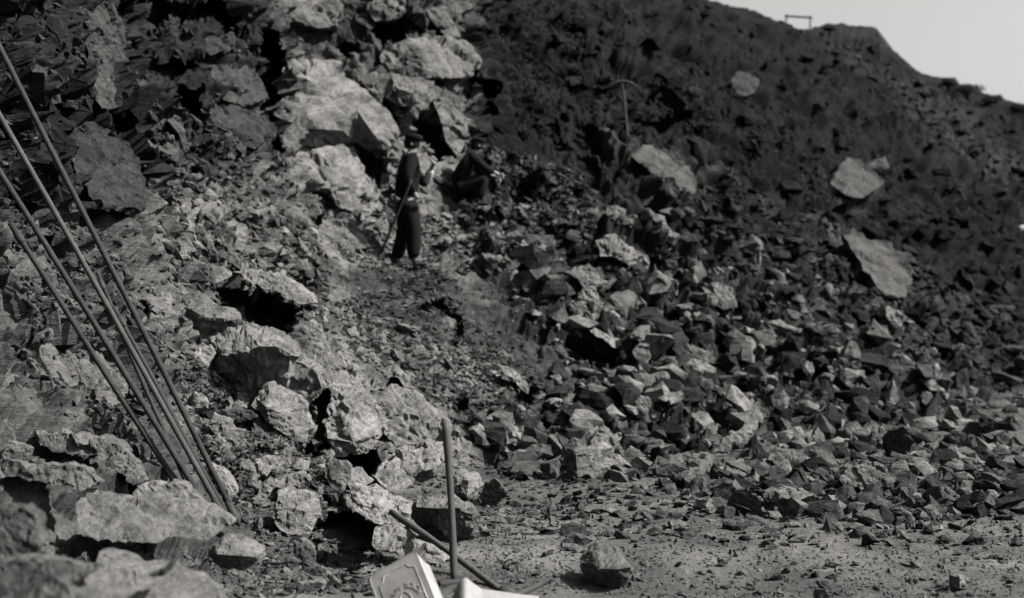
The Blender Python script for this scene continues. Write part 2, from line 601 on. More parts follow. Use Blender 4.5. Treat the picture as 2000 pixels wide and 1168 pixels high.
# relief along the normal of the smooth sheet
Nn = grid_normals(P)
St = strata(P)
f1, e1 = facets(St, 1.15, 1, 0.45)
f2, e2 = facets(St, 0.42, 2, 0.55)
f3, e3 = facets(P, 0.15, 3, 0.9)
fb = fbm(P * 1.1, 5, 4)
fh = fbm(P * 0.55, 5, 14)
far = np.clip(D / 12, 0.6, 2.5)
near_fade = sstep(4.0, 7.0, D)
disp = (Z_CLIFF * (0.24 * f1 * near_fade + 0.14 * f2 - 0.07 * (1 - sstep(0, .12, e1)) - 0.04 * (1 - sstep(0, .12, e2)) + 0.03 * f3 + 0.06 * fb)
        + Z_APRON * (1 - Z_CLIFF) * (0.10 * f2 + 0.05 * f3)
        + Z_FIELD * (0.20 * f1 + 0.20 * f2 + 0.06 * f3) + Z_SCREE * 0.02 * f3
        + Z_HILL * (0.34 * fh + 0.12 * f2 + 0.16 * f1 - 0.05 * (1 - sstep(0, .12, e1))))
for poly, tv in EXPOSED:
    disp = disp * (1 - .7 * exposed_w(poly)) + 0.13 * exposed_w(poly)
f4, e4 = facets(P, 0.07, 8, 0.9)
disp = disp + 0.035 * f2 + 0.035 * f3 + 0.02 * fb + 0.014 * f4 + Z_HILL * (0.05 * f3 + 0.1 * f2) + Z_CLIFF * (.035 * f3 - .03 * (1 - sstep(0, .15, e3)))


def soften(a, it):
    g = a.reshape(NRr, NC)
    for _ in range(it):
        q = np.pad(g, 1, mode='edge')
        g = (q[1:-1, 1:-1] * 2 + q[:-2, 1:-1] + q[2:, 1:-1] + q[1:-1, :-2] + q[1:-1, 2:]) / 6
    return g.ravel()


disp = soften(disp, 1)
disp = disp * (1 - fl) + fl * (0.025 * fb + 0.012 * f3)
# keep the foot of the man and the pickaxes on calm ground
for (qx, qy, rr) in ((790, 508, 40), (1222, 276, 20), (915, 402, 24)):
    disp *= sstep(rr * 0.5, rr * 1.4, np.hypot(px - qx, (py - qy) * 1.6))
disp *= 0.25 + 0.75 * sstep(0, 26, py - np.interp(px, _sx, _sy))
P = P + Nn * disp[:, None]
NG = grid_normals(P)

tone_n = 0.85 + 0.3 * fbm(P * 0.8, 4, 33)
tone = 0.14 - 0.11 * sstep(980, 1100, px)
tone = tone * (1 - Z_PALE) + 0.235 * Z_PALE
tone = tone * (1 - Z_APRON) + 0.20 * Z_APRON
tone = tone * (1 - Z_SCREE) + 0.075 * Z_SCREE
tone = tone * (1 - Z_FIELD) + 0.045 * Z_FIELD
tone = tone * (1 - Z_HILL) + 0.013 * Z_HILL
bench = zone([(1590,60),(1720,70),(1850,200),(2050,330),(2050,440),(1850,300),(1700,180)], 30)
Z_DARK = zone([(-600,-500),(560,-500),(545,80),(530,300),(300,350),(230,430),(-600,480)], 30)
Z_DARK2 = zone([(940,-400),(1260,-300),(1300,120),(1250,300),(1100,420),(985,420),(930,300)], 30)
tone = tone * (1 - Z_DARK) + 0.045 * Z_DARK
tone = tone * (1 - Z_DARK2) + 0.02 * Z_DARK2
tone = tone * (1 - bench) + 0.05 * bench * (0.8 + 0.5 * np.clip(fh, -1, 1)) + 0
for poly, tv in EXPOSED:
    w_ = exposed_w(poly)
    tone = tone * (1 - w_) + tv * w_
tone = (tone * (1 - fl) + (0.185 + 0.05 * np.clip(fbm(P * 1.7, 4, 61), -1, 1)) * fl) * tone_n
tone = np.clip(tone, 0.006, 0.4)

idx = np.arange(NRr * NC).reshape(NRr, NC)
quads = np.stack([idx[:-1, :-1], idx[1:, :-1], idx[1:, 1:], idx[:-1, 1:]], -1).reshape(-1, 4)
qfl = fl[quads].mean(1) > 0.5


def submesh(name, sel, mat):
    q = quads[sel]
    u, inv = np.unique(q, return_inverse=True)
    me = np_mesh(name, P[u], inv.reshape(q.shape))
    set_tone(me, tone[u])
    o = link(name, me, mat)
    o['kind'] = 'structure'
    return o


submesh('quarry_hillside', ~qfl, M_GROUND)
submesh('quarry_floor', qfl, M_GRAVEL)

# the far side of the hilltop, out of sight from here
top = P[idx[0]]
back = [top]
for k in range(1, 8):
    b_ = top.copy()
    b_[:, 0] *= 1 + 0.1 * k
    b_[:, 1] += 2.2 * k * (1 + 0.15 * k)
    b_[:, 2] -= 0.05 * k * k + 0.15
    back.append(b_)
back = np.concatenate(back)
bi = np.arange(8 * NC).reshape(8, NC)
bq = np.stack([bi[:-1, :-1], bi[:-1, 1:], bi[1:, 1:], bi[1:, :-1]], -1).reshape(-1, 4)
me = np_mesh('hilltop', back, bq)
set_tone(me, np.full(len(back), 0.04))
o = link('hilltop', me, M_GROUND)
o['kind'] = 'structure'
gm = mesh_from('ground', [(-600, -600, -0.6), (600, -600, -0.6), (600, 600, -0.6), (-600, 600, -0.6)], [(0, 1, 2, 3)])
set_tone(gm, [0.12] * 4)
o = link('ground', gm, M_GRAVEL)
o['kind'] = 'structure'


def on_ground(qx, qy):
    """surface point and normal seen at a pixel of the sheet"""
    c = int(np.argmin(np.abs(cols - qx)))
    r = int(np.argmin(np.abs(rows[:, c] - qy)))
    return Vector(P[idx[r, c]]), Vector(NG[idx[r, c]])


# ------------------------------------------------------------------ rocks with their own outlines
HEROES = []
LOOSE = []


def hero(name, label, outline, d=None, inner=(), lean=(0.2, 0.65), thick=0.7, tone=0.25, rim=0.02, hug=0.0, pit=0.6, cell=0.32, seed=None, rough=1.0, cat='boulder', cuts=None, base=0.12):
    """a rock whose outline and ridges are set out at its own distance; inner: (x, y, metres towards the viewer)"""
    seed = seed if seed is not None else int(outline[0][0] * 7 + outline[0][1])
    xs = [p[0] for p in outline]
    ys = [p[1] for p in outline]
    cx, cy = sum(xs) / len(xs), sum(ys) / len(ys)
    w, h = max(xs) - min(xs), max(ys) - min(ys)
    if d is None:
        d = td(cx, max(ys) - base * h) - 0.04
    s = d / FPX
    size = 0.5 * (w + h) * s
    # densify and roughen the outline
    R = random.Random(seed)
    ol = []
    n = len(outline)
    for i in range(n):
        p, q = outline[i], outline[(i + 1) % n]
        ol.append(p)
        L_ = math.hypot(q[0] - p[0], q[1] - p[1])
        if L_ > 16:
            k = int(L_ // 13)
            for j in range(1, k):
                t = j / k
                a = min(5.0, L_ * .09)
                ol.append((p[0] + (q[0] - p[0]) * t + R.uniform(-a, a), p[1] + (q[1] - p[1]) * t + R.uniform(-a, a)))

    def lean_off(x, y):
        if hug:
            return hug * (td(x, y) - td(cx, cy)) + (1 - hug) * (lean[0] * (x - cx) * s + lean[1] * (cy - y) * s)
        return lean[0] * (x - cx) * s + lean[1] * (cy - y) * s
    pts = [(x, y, lean_off(x, y) + rim * size) for x, y in ol]
    if inner:
        ins = [(x, y, lean_off(x, y) - z) for x, y, z in inner]
    else:
        ins = []
        for k in range(2):
            x = cx + R.uniform(-.18, .18) * w
            y = cy + R.uniform(-.15, .15) * h
            ins.append((x, y, lean_off(x, y) - R.uniform(0.0, 0.06) * size))
    allp = pts + ins
    vco = [Vector((p[0], -p[1])) for p in allp]
    no = len(pts)
    vs_, es_, fs_, ov, oe, of = delaunay_2d_cdt(vco, [(i, (i + 1) % no) for i in range(no)], [], 1, 0.01)
    V = []
    for k, v in enumerate(vs_):
        src = ov[k][0] if ov[k] else 0
        off = allp[src][2]
        V.append(at(v.x, -v.y, d + off))
    bm = bmesh.new()
    bv = [bm.verts.new(v) for v in V]
    ring = {}
    for k in range(len(vs_)):
        if ov[k] and ov[k][0] < no:
            ring[ov[k][0]] = bv[k]
    for f in fs_:
        try:
            bm.faces.new([bv[i] for i in f])
        except ValueError:
            pass
    # body behind the face
    order = [ring[i] for i in range(no) if i in ring]
    mid = []
    bck = []
    C0 = at(cx, cy, d)
    for i in range(no):
        if i not in ring:
            continue
        x, y, off = pts[i]
        p1 = at(x, y, d + off) - C0
        p1 = C0 + p1 * 1.0
        shift = Vector((0, thick * size * 0.5, 0))
        mid.append(bm.verts.new(C0 + (p1 - C0) * 0.96 + shift))
        bck.append(bm.verts.new(C0 + (p1 - C0) * 0.7 + shift * 2))
    for A, B in ((order, mid), (mid, bck)):
        m_ = len(A)
        for i in range(m_):
            try:
                bm.faces.new([A[i], A[(i + 1) % m_], B[(i + 1) % m_], B[i]])
            except ValueError:
                pass
    cen = bm.verts.new(C0 + Vector((0, thick * size * 1.1, 0)))
    for i in range(len(bck)):
        try:
            bm.faces.new([bck[i], bck[(i + 1) % len(bck)], cen])
        except ValueError:
            pass
    bmesh.ops.triangulate(bm, faces=bm.faces[:])
    bmesh.ops.recalc_face_normals(bm, faces=bm.faces[:])
    target = max(5.0 * s, 0.012)
    for it in range(5):
        long_e = [e for e in bm.edges if e.calc_length() > target * 1.7]
        if not long_e or len(bm.faces) > 3500:
            break
        bmesh.ops.subdivide_edges(bm, edges=long_e, cuts=1)
        bmesh.ops.triangulate(bm, faces=[f for f in bm.faces if len(f.verts) > 3])
    bm.normal_update()
    co = np.array([v.co for v in bm.verts])
    nn = np.array([v.normal for v in bm.verts])
    sc = max(size, .05)
    fa, ea = facets(strata(co, 2.0), cell * sc, seed % 97, 0.8)
    fc, ec = facets(strata(co, 2.4), 0.12 * sc, seed % 89, 0.9)
    dsp = rough * sc * (0.05 * fa + pit * 0.02 * fc + pit * 0.012 * fbm(co / (0.1 * sc), 3, seed % 53) - 0.022 * (1 - sstep(0, .14, ea)) - pit * 0.012 * (1 - sstep(0, .2, ec)))
    co = co + nn * dsp[:, None]
    org = Vector((C0.x, d + 0.3 * thick * size, co[:, 2].min()))
    for v, c in zip(bm.verts, co):
        v.co = Vector(c) - org
    me = bpy.data.meshes.new(name)
    bm.to_mesh(me)
    bm.free()
    o = link(name, me, M_ROCK, None, org)
    o.color = (tone, tone, tone, 1)
    tag(o, label, cat)
    HEROES.append((cx, cy, label))
    return o


B = 'boulder'
# --- crags of the rock face
def crag(label, outline, tone=.24, lean=(.15, .55), out=.3, name='crag', **k):
    k['rough'] = min(1.4, k.get('rough', 1.0) * 2.2)
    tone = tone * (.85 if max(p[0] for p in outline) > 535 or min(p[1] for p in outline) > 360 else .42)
    xs = [p[0] for p in outline]
    ys = [p[1] for p in outline]
    d = td(sum(xs) / len(xs), sum(ys) / len(ys)) - out * .75
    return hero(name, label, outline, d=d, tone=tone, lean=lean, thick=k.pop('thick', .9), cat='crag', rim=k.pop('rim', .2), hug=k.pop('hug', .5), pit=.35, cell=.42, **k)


crag('broad pale sheet of rock with a sharp left edge, above the standing man', [(556,122),(600,116),(650,123),(690,148),(720,176),(752,212),(778,255),(760,285),(720,290),(690,276),(640,288),(590,292),(558,284),(543,240),(548,195),(557,186)],
     .31, (.1, .45), .55, rough=.5, inner=[(600,150,.05),(600,184,-.12),(660,190,-.10),(640,215,.10),(700,220,.10),(600,250,.06),(730,262,.02),(670,255,.0)])
crag('bright ribbed face of rock running down behind the standing man', [(556,290),(600,296),(640,292),(690,282),(722,345),(750,400),(742,440),(700,428),(650,400),(596,345)], .31, (.3, .6), .4, rough=.7)
crag('grey block of face rock under the bulging crag', [(700,160),(745,135),(800,150),(850,156),(852,190),(820,215),(780,205),(745,190)], .22, (.2, .5), .4, rough=.6)
crag('pale rock shoulder right behind the standing man', [(758,300),(785,262),(812,262),(838,300),(852,330),(846,360),(820,400),(790,400),(762,360)], .27, (.25, .5), .25, rough=.7)
crag('rounded bulging crag at the top of the face, right of centre', [(738,112),(770,80),(830,66),(880,74),(920,90),(939,112),(930,136),(900,152),(850,152),(800,148),(760,136)], .24, (.2, .5), .6)
crag('rounded fin of rock overhanging above the second man', [(846,196),(870,193),(895,215),(915,248),(909,286),(893,305),(880,290),(866,262),(858,225)], .24, (.3, .4), .6)
crag('pale block of rock between the two men', [(850,318),(884,306),(896,330),(907,377),(890,368),(860,358),(846,345)], .26, (.25, .45), .3)
crag('grey slab of rock cut by the top edge left of centre', [(470,0),(520,-30),(600,-40),(652,-10),(668,38),(640,52),(590,48),(540,40),(486,20)], .2, (.1, .5), .5)
crag('small block of rock at the top edge above the bulging crag', [(716,18),(735,-20),(785,-25),(790,20),(762,37),(732,42)], .24, (.1, .5), .5)
crag('narrow tongue of rock at the top right end of the face', [(832,18),(868,8),(884,38),(898,72),(872,72),(850,46)], .2, (.2, .4), .5)
crag('crag with a pale rim at the left side of the deep vertical cleft', [(398,136),(440,118),(484,118),(500,150),(520,188),(486,205),(440,198),(414,178)], .2, (.25, .4), .4)
crag('broken crag below the pale-rimmed one, left of the cleft', [(388,262),(402,206),(470,208),(520,226),(530,262),(500,292),(430,292)], .17, (.2, .5), .3)
crag('tall rough pillar of rock near the top left corner', [(148,30),(176,-12),(205,-6),(223,60),(216,130),(202,160),(182,150),(172,100),(152,66)], .19, (.3, .3), .5)
crag('thin pale fin of rock under the tall rough pillar', [(182,175),(200,138),(215,158),(206,192),(219,210),(200,212),(186,195)], .26, (.4, .3), .4)
crag('pale wedge of rock right of the tall rough pillar', [(221,118),(234,103),(262,140),(279,162),(279,190),(250,186),(228,160)], .25, (.3, .5), .4)
crag('pale rock with a round dark hole in the upper left face', [(270,272),(300,245),(340,224),(353,250),(357,290),(335,313),(300,312),(280,294)], .24, (.2, .4), .3, inner=[(290,285,.1),(315,270,-.35),(330,262,-.3),(322,300,.1),(345,255,.1)])
crag('grey bulge of rock on the bank behind the tops of the rods', [(20,140),(60,118),(104,98),(113,140),(92,165),(82,208),(52,182)], .18, (.2, .5), .25)
crag('smooth dark slab of the bank right of the rods', [(118,250),(180,236),(226,262),(256,335),(262,405),(200,412),(150,350)], .14, (.3, .55), .2, rough=.5)
crag('big pale boulder bedded in the top of the bright apron', [(330,388),(360,366),(400,366),(432,392),(425,432),(380,444),(340,428)], .28, (.15, .6), .2)
crag('pointed pale rock on the bright apron', [(414,470),(436,436),(462,424),(482,446),(476,472),(442,487)], .28, (.2, .55), .2)
crag('round-backed grey boulder left of the shovel', [(608,450),(632,430),(690,428),(714,462),(722,482),(690,492),(640,480)], .22, (.2, .5), .25)
crag('dim crag in the shade at the top edge, left of the grey slab', [(300,70),(340,78),(400,70),(455,62),(460,96),(410,108),(350,112),(310,100)], .14, (.2, .4), .3)
crag('earthy bulge of the bank at the left edge below the rods', [(-30,470),(20,440),(60,480),(110,560),(120,640),(60,660),(-30,600)], .2, (.2, .5), .15, rough=.6)
crag('pale earthy shoulder of the bank at the left edge under the shortest rod', [(-30,640),(40,660),(110,690),(150,760),(120,810),(40,800),(-30,760)], .2, (.2, .6), .15, rough=.6)
crag('grey knob of the bank just left of where the rods converge', [(150,700),(185,690),(215,730),(230,790),(195,810),(160,770)], .19, (.2, .5), .15, rough=.7)
# --- foot of the slope, left to right
hero('rock_block', 'big square-shouldered block with pale top and dark front below the black hollow',
     [(414,663),(430,650),(465,636),(518,641),(545,656),(571,672),(586,700),(610,720),(634,760),(602,788),(560,800),(500,796),(440,770),(418,754),(415,720)],
     inner=[(430,692,.34),(470,688,.42),(508,674,.42),(545,676,.38),(571,690,.28),(430,745,.10),(490,770,.06),(560,770,-.05)], lean=(0.0, 0.22), pit=.6, tone=.25, thick=.8)
hero('pointed_boulder', 'pointed pale boulder with a bright face leaning below the big square block',
     [(492,792),(508,765),(523,746),(547,747),(581,771),(599,792),(597,809),(614,836),(605,857),(592,862),(571,855),(540,838),(513,819)],
     inner=[(526,763,.05),(520,795,.09),(560,810,.04)], lean=(0.45, 0.6), tone=.27)
hero('triangular_boulder', 'tall triangular pale boulder with a ragged undercut foot',
     [(632,852),(640,800),(650,742),(655,704),(668,692),(682,700),(702,760),(742,808),(748,850),(730,880),(700,892),(650,886)],
     inner=[(660,800,.03),(690,800,.05),(640,856,.10),(690,864,.13),(740,846,.06)], lean=(0.25, 0.7), tone=.3, thick=.6)
hero('leaning_slab', 'strip of pale cracked rock standing between the square block and the triangular boulder',
     [(575,684),(605,682),(640,690),(655,700),(651,735),(646,760),(630,758),(612,728),(590,705)], lean=(0.35, 0.5), tone=.3)
hero('broad_boulder', 'broad mottled boulder right of the triangular one, sloping down to the right',
     [(739,800),(745,770),(763,752),(790,758),(812,768),(849,803),(875,826),(868,850),(822,866),(778,876),(752,850)],
     lean=(0.35, 0.5), tone=.26)
hero('arched_rock', 'small pale rock with a round dark notch above the broad mottled boulder',
     [(724,760),(732,735),(752,716),(772,712),(792,735),(812,762),(790,757),(778,738),(764,735),(755,748),(745,765)], lean=(0.3, 0.5), tone=.3)
hero('tongue_boulder', 'large tongue-shaped pale boulder lying behind the upright handle with shadow beneath',
     [(729,929),(742,908),(787,874),(838,862),(870,858),(876,823),(893,833),(905,860),(900,884),(869,901),(845,918),(821,925),(804,949),(773,960),(749,953),(743,942)],
     inner=[(760,925,.02),(800,905,.03),(850,880,.02),(885,855,.0)], lean=(0.2, 0.95), tone=.31, rim=.0, thick=.55)
hero('round_rock', 'small grey roundish rock beside the pale knob under the triangular boulder',
     [(633,932),(636,905),(650,900),(677,901),(686,912),(681,942),(664,966),(647,953)], lean=(0.1, 0.35), tone=.2)
hero('knob_rock', 'small bright knob of rock just above the long pale slab',
     [(677,936),(684,915),(705,913),(712,925),(729,939),(708,953),(684,962)], lean=(0.3, 0.5), tone=.32)
hero('pale_slab', 'long bright slab over the dark hollow, touched by the end of the lying handle',
     [(673,973),(694,949),(731,948),(752,962),(800,979),(815,990),(806,1012),(790,1030),(759,1023),(731,1021),(711,1008),(690,994)],
     inner=[(700,975,.02),(740,985,.04),(780,1005,.02)], lean=(0.2, 0.9), tone=.34, thick=.5, base=0.02)
hero('layered_slab', 'flaky layered pale rock just above the top corner of the tin',
     [(726,1056),(731,1030),(752,1021),(779,1029),(815,1046),(798,1055),(830,1068),(868,1083),(905,1106),(870,1108),(841,1100),(800,1090),(765,1078),(735,1070)],
     lean=(0.2, 0.7), tone=.33, thick=.45)
hero('square_block', 'square grey block with flat pale top standing behind the crossed handles',
     [(806,985),(813,975),(850,972),(885,973),(922,988),(940,1010),(956,1046),(930,1064),(870,1062),(825,1037),(806,1015)],
     inner=[(812,990,.14),(850,992,.2),(890,992,.2),(925,1004,.14),(860,1040,.10),(920,1045,.08)], lean=(0.0, 0.1), tone=.2)
hero('cube_rock', 'pale cube-like rock with a black left side just right of the upright handle',
     [(878,925),(900,916),(935,926),(946,945),(930,967),(918,980),(888,976),(880,950)],
     inner=[(915,940,.12),(912,970,.14)], lean=(0.6, 0.3), tone=.28)
hero('wedge_rock', 'dark wedge of rock at the edge of the gravel, right of the pale cube-like rock',
     [(935,976),(946,945),(966,934),(986,955),(991,970),(970,986),(950,987)], lean=(-0.35, -0.1), tone=.13)
hero('flat_stone', 'flat pale slab with a square end low in the rubble left of the round rock',
     [(463,929),(472,901),(520,890),(561,891),(568,908),(530,918),(482,950)], lean=(0.15, 0.6), tone=.27)
hero('ridged_slab', 'ridged pale slab tilted over a dark gap below the flat square-ended slab',
     [(490,992),(506,949),(544,932),(592,921),(607,936),(566,957),(537,950),(515,985)], lean=(0.2, 0.5), tone=.3)
hero('pale_block', 'smooth pale block at the left edge of the dark cave by the tin',
     [(528,1005),(543,958),(565,956),(605,963),(620,980),(625,1012),(600,1048),(560,1042),(538,1026)],
     inner=[(560,990,.03),(595,1000,.04)], lean=(0.25, 0.7), tone=.28)
hero('cave_lip_rock', 'grey faceted rock standing on the near side of the dark cave',
     [(565,1072),(590,1050),(608,1062),(617,1085),(612,1110),(592,1098),(572,1085)], lean=(-0.1, 0.4), tone=.2)
hero('small_block', 'small upright pale block at the right end of the black hollow',
     [(575,640),(590,630),(605,626),(626,631),(636,668),(644,688),(605,684),(579,668)], lean=(0.3, 0.35), tone=.26)
hero('hollow_roof_slab', 'thin pale slab roofing the black hollow',
     [(455,531),(493,526),(542,536),(580,556),(606,575),(616,590),(602,593),(561,584),(531,565),(493,554)], d=11.6, lean=(0.3, 0.9), tone=.29, thick=1.0)
hero('streaked_rock', 'streaked grey rock at the left end of the black hollow',
     [(338,602),(350,578),(385,570),(420,598),(455,603),(469,626),(440,648),(400,656),(365,670),(342,650)],
     inner=[(365,600,.12),(400,620,.2),(440,622,.1)], lean=(0.1, 0.2), tone=.2)
hero('shard_rock', 'thin upright shard leaning on the rubble left of the streaked grey rock',
     [(312,600),(318,566),(330,570),(334,600),(326,612)], lean=(0.6, 0.2), tone=.3)
hero('flaky_rock', 'flaky pale rock just left of the big square block',
     [(356,700),(372,680),(410,672),(420,690),(402,715),(366,722)], lean=(0.2, 0.6), tone=.3)
hero('shell_rock', 'hollow-sided pale rock among rubble right of the leaning rods',
     [(408,830),(415,808),(440,815),(456,838),(478,842),(470,868),(450,886),(430,870)], lean=(0.2, 0.4), tone=.27)
hero('dark_slab', 'dark flat slab lying below the front of the big square block',
     [(402,805),(440,800),(490,802),(502,815),(470,826),(420,828)], lean=(0, 0.2), tone=.1)
hero('splintered_rock', 'splintered pale rock right beside the lower ends of the rods',
     [(408,905),(425,912),(452,935),(462,962),(452,975),(436,950),(415,925)], lean=(0.4, 0.4), tone=.28)
# --- the near ledge
hero('ledge_slab', 'large flat-faced grey slab with a crack on the near ledge below the rods',
     [(164,957),(200,965),(241,971),(290,968),(340,975),(402,984),(430,1000),(459,1019),(433,1038),(410,1058),(367,1051),(314,1057),(245,1062),(180,1051),(157,1033),(150,1001)],
     d=6.0, inner=[(200,1010,.0),(260,1015,.01),(330,1015,.0),(400,1020,.01)], lean=(0.2, 0.95), tone=.2, thick=.35, rough=.5, rim=.0)
hero('ledge_cap_rock', 'dark-notched cap of rock behind the large flat-faced slab',
     [(258,966),(270,950),(287,943),(330,942),(363,945),(384,970),(396,982),(340,976),(290,970)], d=6.25, lean=(0.2, 0.6), tone=.22)
hero('stepped_rock', 'stepped grey rock at the right end of the near ledge',
     [(405,1088),(419,1058),(440,1046),(458,1046),(490,1060),(516,1075),(507,1100),(472,1117),(437,1114)], d=5.9,
     inner=[(425,1082,.12),(465,1085,.14),(500,1088,.08)], lean=(0.1, 0.4), tone=.23)
hero('layered_ledge', 'thin layered dark ledge jutting out at the left edge above the big slab',
     [(-20,900),(40,906),(98,915),(133,905),(171,918),(201,945),(165,957),(90,945),(30,932),(-20,928)], d=6.05, lean=(0.1, 0.5), tone=.17, thick=.5)
hero('upper_ledge', 'rough laminated ledge overhanging the black gap beside the rods',
     [(56,847),(110,846),(161,851),(196,854),(245,875),(268,905),(282,938),(262,944),(228,918),(196,893),(150,890),(100,885)], d=6.9, lean=(0.1, 0.5), tone=.2, thick=.5)
hero('ledge_stone', 'single grey stone with a flat top at the left edge on the laminated ledge',
     [(2,890),(15,862),(45,868),(62,876),(55,895),(25,902)], d=6.3, lean=(0.1, 0.4), tone=.2)
hero('near_boulder', 'out-of-focus rough boulder close to the camera at the left edge',
     [(-60,1000),(0,985),(45,985),(68,1005),(72,1035),(82,1060),(70,1085),(30,1100),(-60,1110)], d=4.5, lean=(0.05, 0.4), tone=.15, thick=.6, cell=.5)
hero('near_streaked_rock', 'blurred streaked rock in the bottom left corner close to the camera',
     [(-40,1100),(40,1092),(105,1098),(150,1106),(193,1112),(160,1128),(140,1140),(160,1175),(150,1230),(-40,1240)], d=4.15, lean=(0.05, 0.7), tone=.15, thick=.5, cell=.5)
hero('near_pale_slab', 'blurred smooth pale slab at the bottom edge left of the tin',
     [(142,1143),(175,1122),(190,1080),(222,1086),(216,1102),(250,1112),(300,1106),(346,1110),(390,1128),(420,1150),(450,1190),(420,1260),(180,1260),(150,1180)],
     d=4.55, lean=(0.1, 1.1), tone=.2, thick=.4, rough=.45)
hero('dark_flake', 'narrow dark flake lying on the blurred pale slab',
     [(290,1122),(310,1118),(335,1095),(344,1092),(340,1105),(318,1124),(300,1128)], d=4.45, lean=(0, 0.3), tone=.1, cat='rock')
# --- gravel floor and its edge
hero('lone_boulder', 'lone angular boulder with black underside on the gravel floor',
     [(1135,1097),(1150,1080),(1169,1066),(1193,1062),(1220,1080),(1237,1110),(1230,1138),(1193,1152),(1152,1148),(1136,1117)],
     inner=[(1166,1074,.02),(1172,1110,.15),(1205,1112,.18),(1231,1108,.10)], lean=(0.0, 0.3), tone=.17, pit=.3, cell=.45, thick=1.0)
hero('flat_dark_stone', 'low dark stone lying flat behind the lone boulder',
     [(1100,1058),(1108,1048),(1124,1044),(1145,1050),(1159,1056),(1131,1072)], lean=(0, 0.1), tone=.13, cat='rock', thick=1)
hero('tall_rock', 'upright grey rock with dark sides at the foot of the scree beside a pale block',
     [(1097,884),(1108,864),(1121,854),(1140,862),(1152,884),(1154,936),(1126,945),(1107,937)],
     inner=[(1125,890,.1),(1128,930,.12)], lean=(-0.1, 0.25), tone=.18)
hero('striped_block', 'pale striped block tapering to the right at the foot of the scree',
     [(1150,895),(1185,888),(1213,890),(1232,908),(1245,926),(1200,931),(1164,921)], lean=(0.25, 0.4), tone=.32)
hero('humped_rock', 'humped grey rock resting above the pale striped block',
     [(1152,876),(1160,850),(1172,836),(1200,848),(1217,886),(1190,890),(1165,890)], lean=(0.3, 0.4), tone=.22)
hero('scree_slab', 'wide grey slab with a dark crack below at the foot of the scree',
     [(1404,880),(1412,855),(1430,843),(1484,857),(1512,872),(1492,893),(1440,889)], lean=(0.1, 0.5), tone=.22)
hero('scree_slab', 'long low slab running right from the wide grey slab',
     [(1500,897),(1520,873),(1560,885),(1602,905),(1592,926),(1540,913)], lean=(0.1, 0.6), tone=.2)
hero('dark_pyramid_rock', 'dark pyramid-shaped rock standing at the edge of the gravel',
     [(1418,1005),(1430,975),(1440,958),(1457,953),(1484,978),(1490,1012),(1455,1010)], lean=(-0.5, 0.0), tone=.12)
hero('notched_rock', 'pale-topped rock with a black left notch next to the dark pyramid-shaped rock',
     [(1501,964),(1530,958),(1553,960),(1588,970),(1576,1004),(1540,996),(1516,995)], inner=[(1530,972,.1),(1560,980,.1)], lean=(0.2, 0.3), tone=.2)
hero('undercut_rock', 'wide crumbling rock undercut by two black holes at the right edge of the floor',
     [(1640,935),(1655,912),(1680,900),(1714,904),(1750,932),(1745,950),(1720,950),(1714,975),(1704,950),(1670,952),(1650,955)], lean=(0.1, 0.4), tone=.2)
hero('dark_round_rock', 'dark rounded rock right of the upright capped rock',
     [(1728,858),(1742,840),(1764,833),(1786,862),(1770,892),(1736,896)], lean=(-0.45, -0.2), tone=.09)
hero('capped_rock', 'upright rock with a bright rounded top standing in the scree near the right edge',
     [(1668,830),(1672,792),(1682,783),(1695,783),(1703,800),(1702,825),(1690,835)], inner=[(1685,800,.08),(1690,822,.04)], lean=(0.2, 0.2), tone=.3)
hero('tilted_plate', 'tilted grey plate directly under the rock with the bright rounded top',
     [(1660,866),(1664,838),(1690,838),(1712,822),(1732,830),(1724,853),(1695,868)], lean=(0.3, 0.35), tone=.22)
hero('pale_splinter', 'pale splinter of rock standing between the long low slab and the capped rock',
     [(1586,852),(1597,834),(1610,850),(1616,868),(1604,878)], lean=(0.4, 0.3), tone=.3, cat='rock')
hero('cornered_stone', 'small two-faced stone, one side dark, near the bottom right corner',
     [(1857,1146),(1859,1124),(1874,1121),(1893,1130),(1892,1150),(1876,1152)], inner=[(1874,1126,.05),(1875,1148,.06)], lean=(0.5, 0.2), tone=.19, cat='rock', rough=2.0)
hero('low_stone', 'low dark stone at the lower edge right of the middle of the gravel floor',
     [(1590,1168),(1594,1150),(1612,1152),(1622,1172),(1605,1180)], lean=(-.3, 0), tone=.12, cat='rock')
# --- rocks in the scree field
hero('white_block', 'bright squarish block below and right of the standing man',
     [(973,519),(985,514),(1004,519),(1020,544),(998,553),(977,543)], lean=(0.1, 0.45), tone=.36)
hero('bent_rock', 'narrow elbow-shaped pale rock right of the bright squarish block',
     [(1034,538),(1052,532),(1066,550),(1072,566),(1062,568),(1054,548)], lean=(0.3, 0.5), tone=.3, cat='rock')
hero('scree_boulder', 'wide ragged pale boulder at the top of the scree field',
     [(1164,470),(1180,462),(1200,455),(1228,482),(1266,497),(1266,524),(1236,528),(1205,505),(1170,500)], lean=(0.2, 0.6), tone=.27)
hero('star_rock', 'star-shaped pale rock between the wide ragged boulder and a flat slab',
     [(1108,530),(1150,515),(1165,530),(1186,552),(1165,560),(1178,600),(1150,585),(1130,545)], lean=(0.2, 0.5), tone=.23)
hero('flat_slab', 'flat grey slab pointing left in the middle of the scree',
     [(1100,593),(1140,588),(1179,592),(1208,630),(1190,634),(1176,612),(1178,636),(1150,624)], lean=(0.1, 0.5), tone=.24)
hero('roof_slab', 'bright tilted slab roofing a long black gap in the scree',
     [(1151,646),(1160,640),(1184,650),(1212,662),(1236,682),(1222,684),(1200,679),(1166,658)], lean=(0.2, 0.9), tone=.32)
hero('leaf_rock', 'leaf-shaped upright rock at the right end of the long black gap',
     [(1234,686),(1250,670),(1266,672),(1271,696),(1262,720),(1246,708)], lean=(0.2, 0.2), tone=.24)
